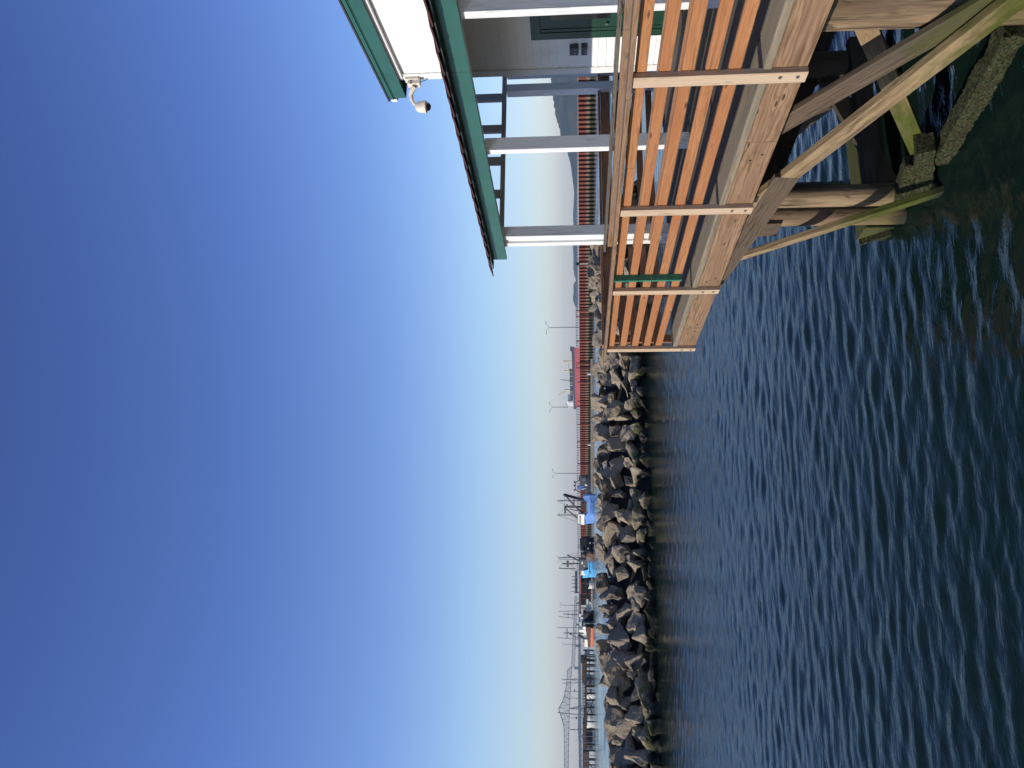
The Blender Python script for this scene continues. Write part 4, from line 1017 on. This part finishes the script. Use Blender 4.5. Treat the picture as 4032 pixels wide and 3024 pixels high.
    b = MB(); b.box(6.01, 9.2, 12.0, 12.09, 4.757, 4.79, 0); b.box(6.01, 9.2, 12.003, 12.087, 4.793, 4.828, 0); b.build('end_beam', M['soffit'], t, .003)
    for x in (6.70, 7.30, 7.90, 8.50, 9.03):
        zt = 4.955 + rs * (min(x, 8.36) - EX) - .01
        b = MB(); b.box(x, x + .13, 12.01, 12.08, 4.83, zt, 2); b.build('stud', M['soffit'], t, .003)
    # upper roof
    YR = 11.53; zb = lambda y: 6.335 + .083 * (YR - y)
    def slab(b, x0, x1, dz0, dz1, y0=3.0, y1=YR):
        b.add([(x0, y0, zb(y0) + dz0), (x1, y0, zb(y0) + dz0), (x1, y1, zb(y1) + dz0), (x0, y1, zb(y1) + dz0), (x0, y0, zb(y0) + dz1), (x1, y0, zb(y0) + dz1), (x1, y1, zb(y1) + dz1), (x0, y1, zb(y1) + dz1)],
              [(0, 3, 2, 1), (4, 5, 6, 7), (0, 1, 5, 4), (1, 2, 6, 5), (2, 3, 7, 6), (3, 0, 4, 7)])
        return b
    b = MB(); slab(b, 8.26, 8.30, 0, .205, 3.0, 10.35); slab(b, 8.261, 8.30, 0, .205, 10.353, YR); b.build('upper_fascia', M['green'], t, .003)
    b = MB(); slab(b, 8.235, 8.30, .207, .268); slab(b, 8.252, 8.30, .19, .2065); b.build('fascia_moulding', M['green'], t, .004)
    slab(MB(), 8.303, 8.374, .03, .06, 3, YR - .01).build('soffit', M['soffit'], t)
    slab(MB(), 8.32, 8.372, -.05, .028, 3, 11.13).build('frieze_board', M['trimwhite'], t, .003)
    slab(MB(), 8.22, 13.3, .272, .30, 3, YR + .03).build('upper_roof', M['roofdark'], t)
    slab(MB(), 8.303, 13.2, .0, .25, YR - .04, YR - .001).build('eave_fascia', M['green'], t)
    slab(MB(), 8.303, 13.2, .12, .14, 11.24, YR - .05).build('end_soffit', M['roofdark'], t)
    b = MB(); b.box(8.24, 8.32, YR + .005, YR + .07, zb(YR) + .15, zb(YR) + .25); b.build('sensor_box', M['boatwhite'], t, .006)
building()
def security_camera():
    Y = 11.26; g = lambda x, y, d=0: onY(x, y, Y + d); c0 = g(1640, 330)
    t = thing('security_camera', 'cream dome security camera on a curved arm at the corner of the white wall', 'camera', (c0.x, Y, c0.z))
    a, c = g(1652, 326), g(1602, 290); b = MB(); b.box(a.x - .02, c.x + .03, Y - .13, Y - .03, a.z, c.z); b.build('mounting_box', M['cream'], t, .008)
    a, c = g(1657, 343), g(1610, 322); b = MB(); b.box(a.x - .01, c.x, Y - .11, Y + .0, a.z, c.z); bx = b.build('junction_box', M['cream'], t, .008)
    for y in (329, 337):
        p = g(1624, y); b = MB(); b.tube((p.x - .03, Y - .115, p.z), (p.x - .03, Y - .108, p.z), .016, n=10); b.build('plug', M['outlet'], bx)
    pts = [g(1632, 342, -.05), g(1622, 356, -.02), g(1618, 372, .02), g(1620, 390, .05), g(1629, 406, .07), g(1642, 420, .08)]
    b = MB()
    for i, (p, q) in enumerate(zip(pts[:-1], pts[1:])):
        b.tube(p, q, .045 - .005 * i, .041 - .005 * i, 14); b.ball(q, .041 - .005 * i, 12, 8)
    b.build('arm', M['cream'], t)
    p = g(1660, 421, .08); b = MB()
    lathe(b, p, [(.10, .0), (.098, .045), (.06, .078), (.0, .092), (-.052, .096), (-.055, .101), (-.078, .101), (-.08, .08), (-.08, 0)]); b.build('dome_housing', M['cream'], t)
    b = MB(); lathe(b, p, [(-.081, .070), (-.10, .069), (-.12, .060), (-.138, .042), (-.148, .02), (-.15, 0)]); b.build('dome_lens', M['black'], t)
    b = MB(); q = [g(1654, 298), g(1672, 296), (g(1690, 304)), g(1692, 316), g(1676, 326), g(1659, 331)]
    for u, v in zip(q[:-1], q[1:]): b.tube(u + Vector((0, -.06, 0)), v + Vector((0, -.06, 0)), .006, n=6)
    b.build('cable', M['blackmatt'], t)
security_camera()

# ------------------------------------------------------------------ haze over the river
def haze():
    b = MB(); b.box(-12000, 12000, -200, 12000, -1.0, 215)
    k = NT('river_haze'); k.t.nodes.remove(k.b)
    v = k.n('VolumePrincipled'); v.inputs['Color'].default_value = (.60, .78, 1, 1); v.inputs['Density'].default_value = 4.6e-5
    v.inputs['Anisotropy'].default_value = .0; v.inputs['Density Attribute'].default_value = ''
    k.t.links.new(v.outputs[0], k.out.inputs['Volume'])
    tag(b.build('haze', k.m), kind='stuff')
haze()
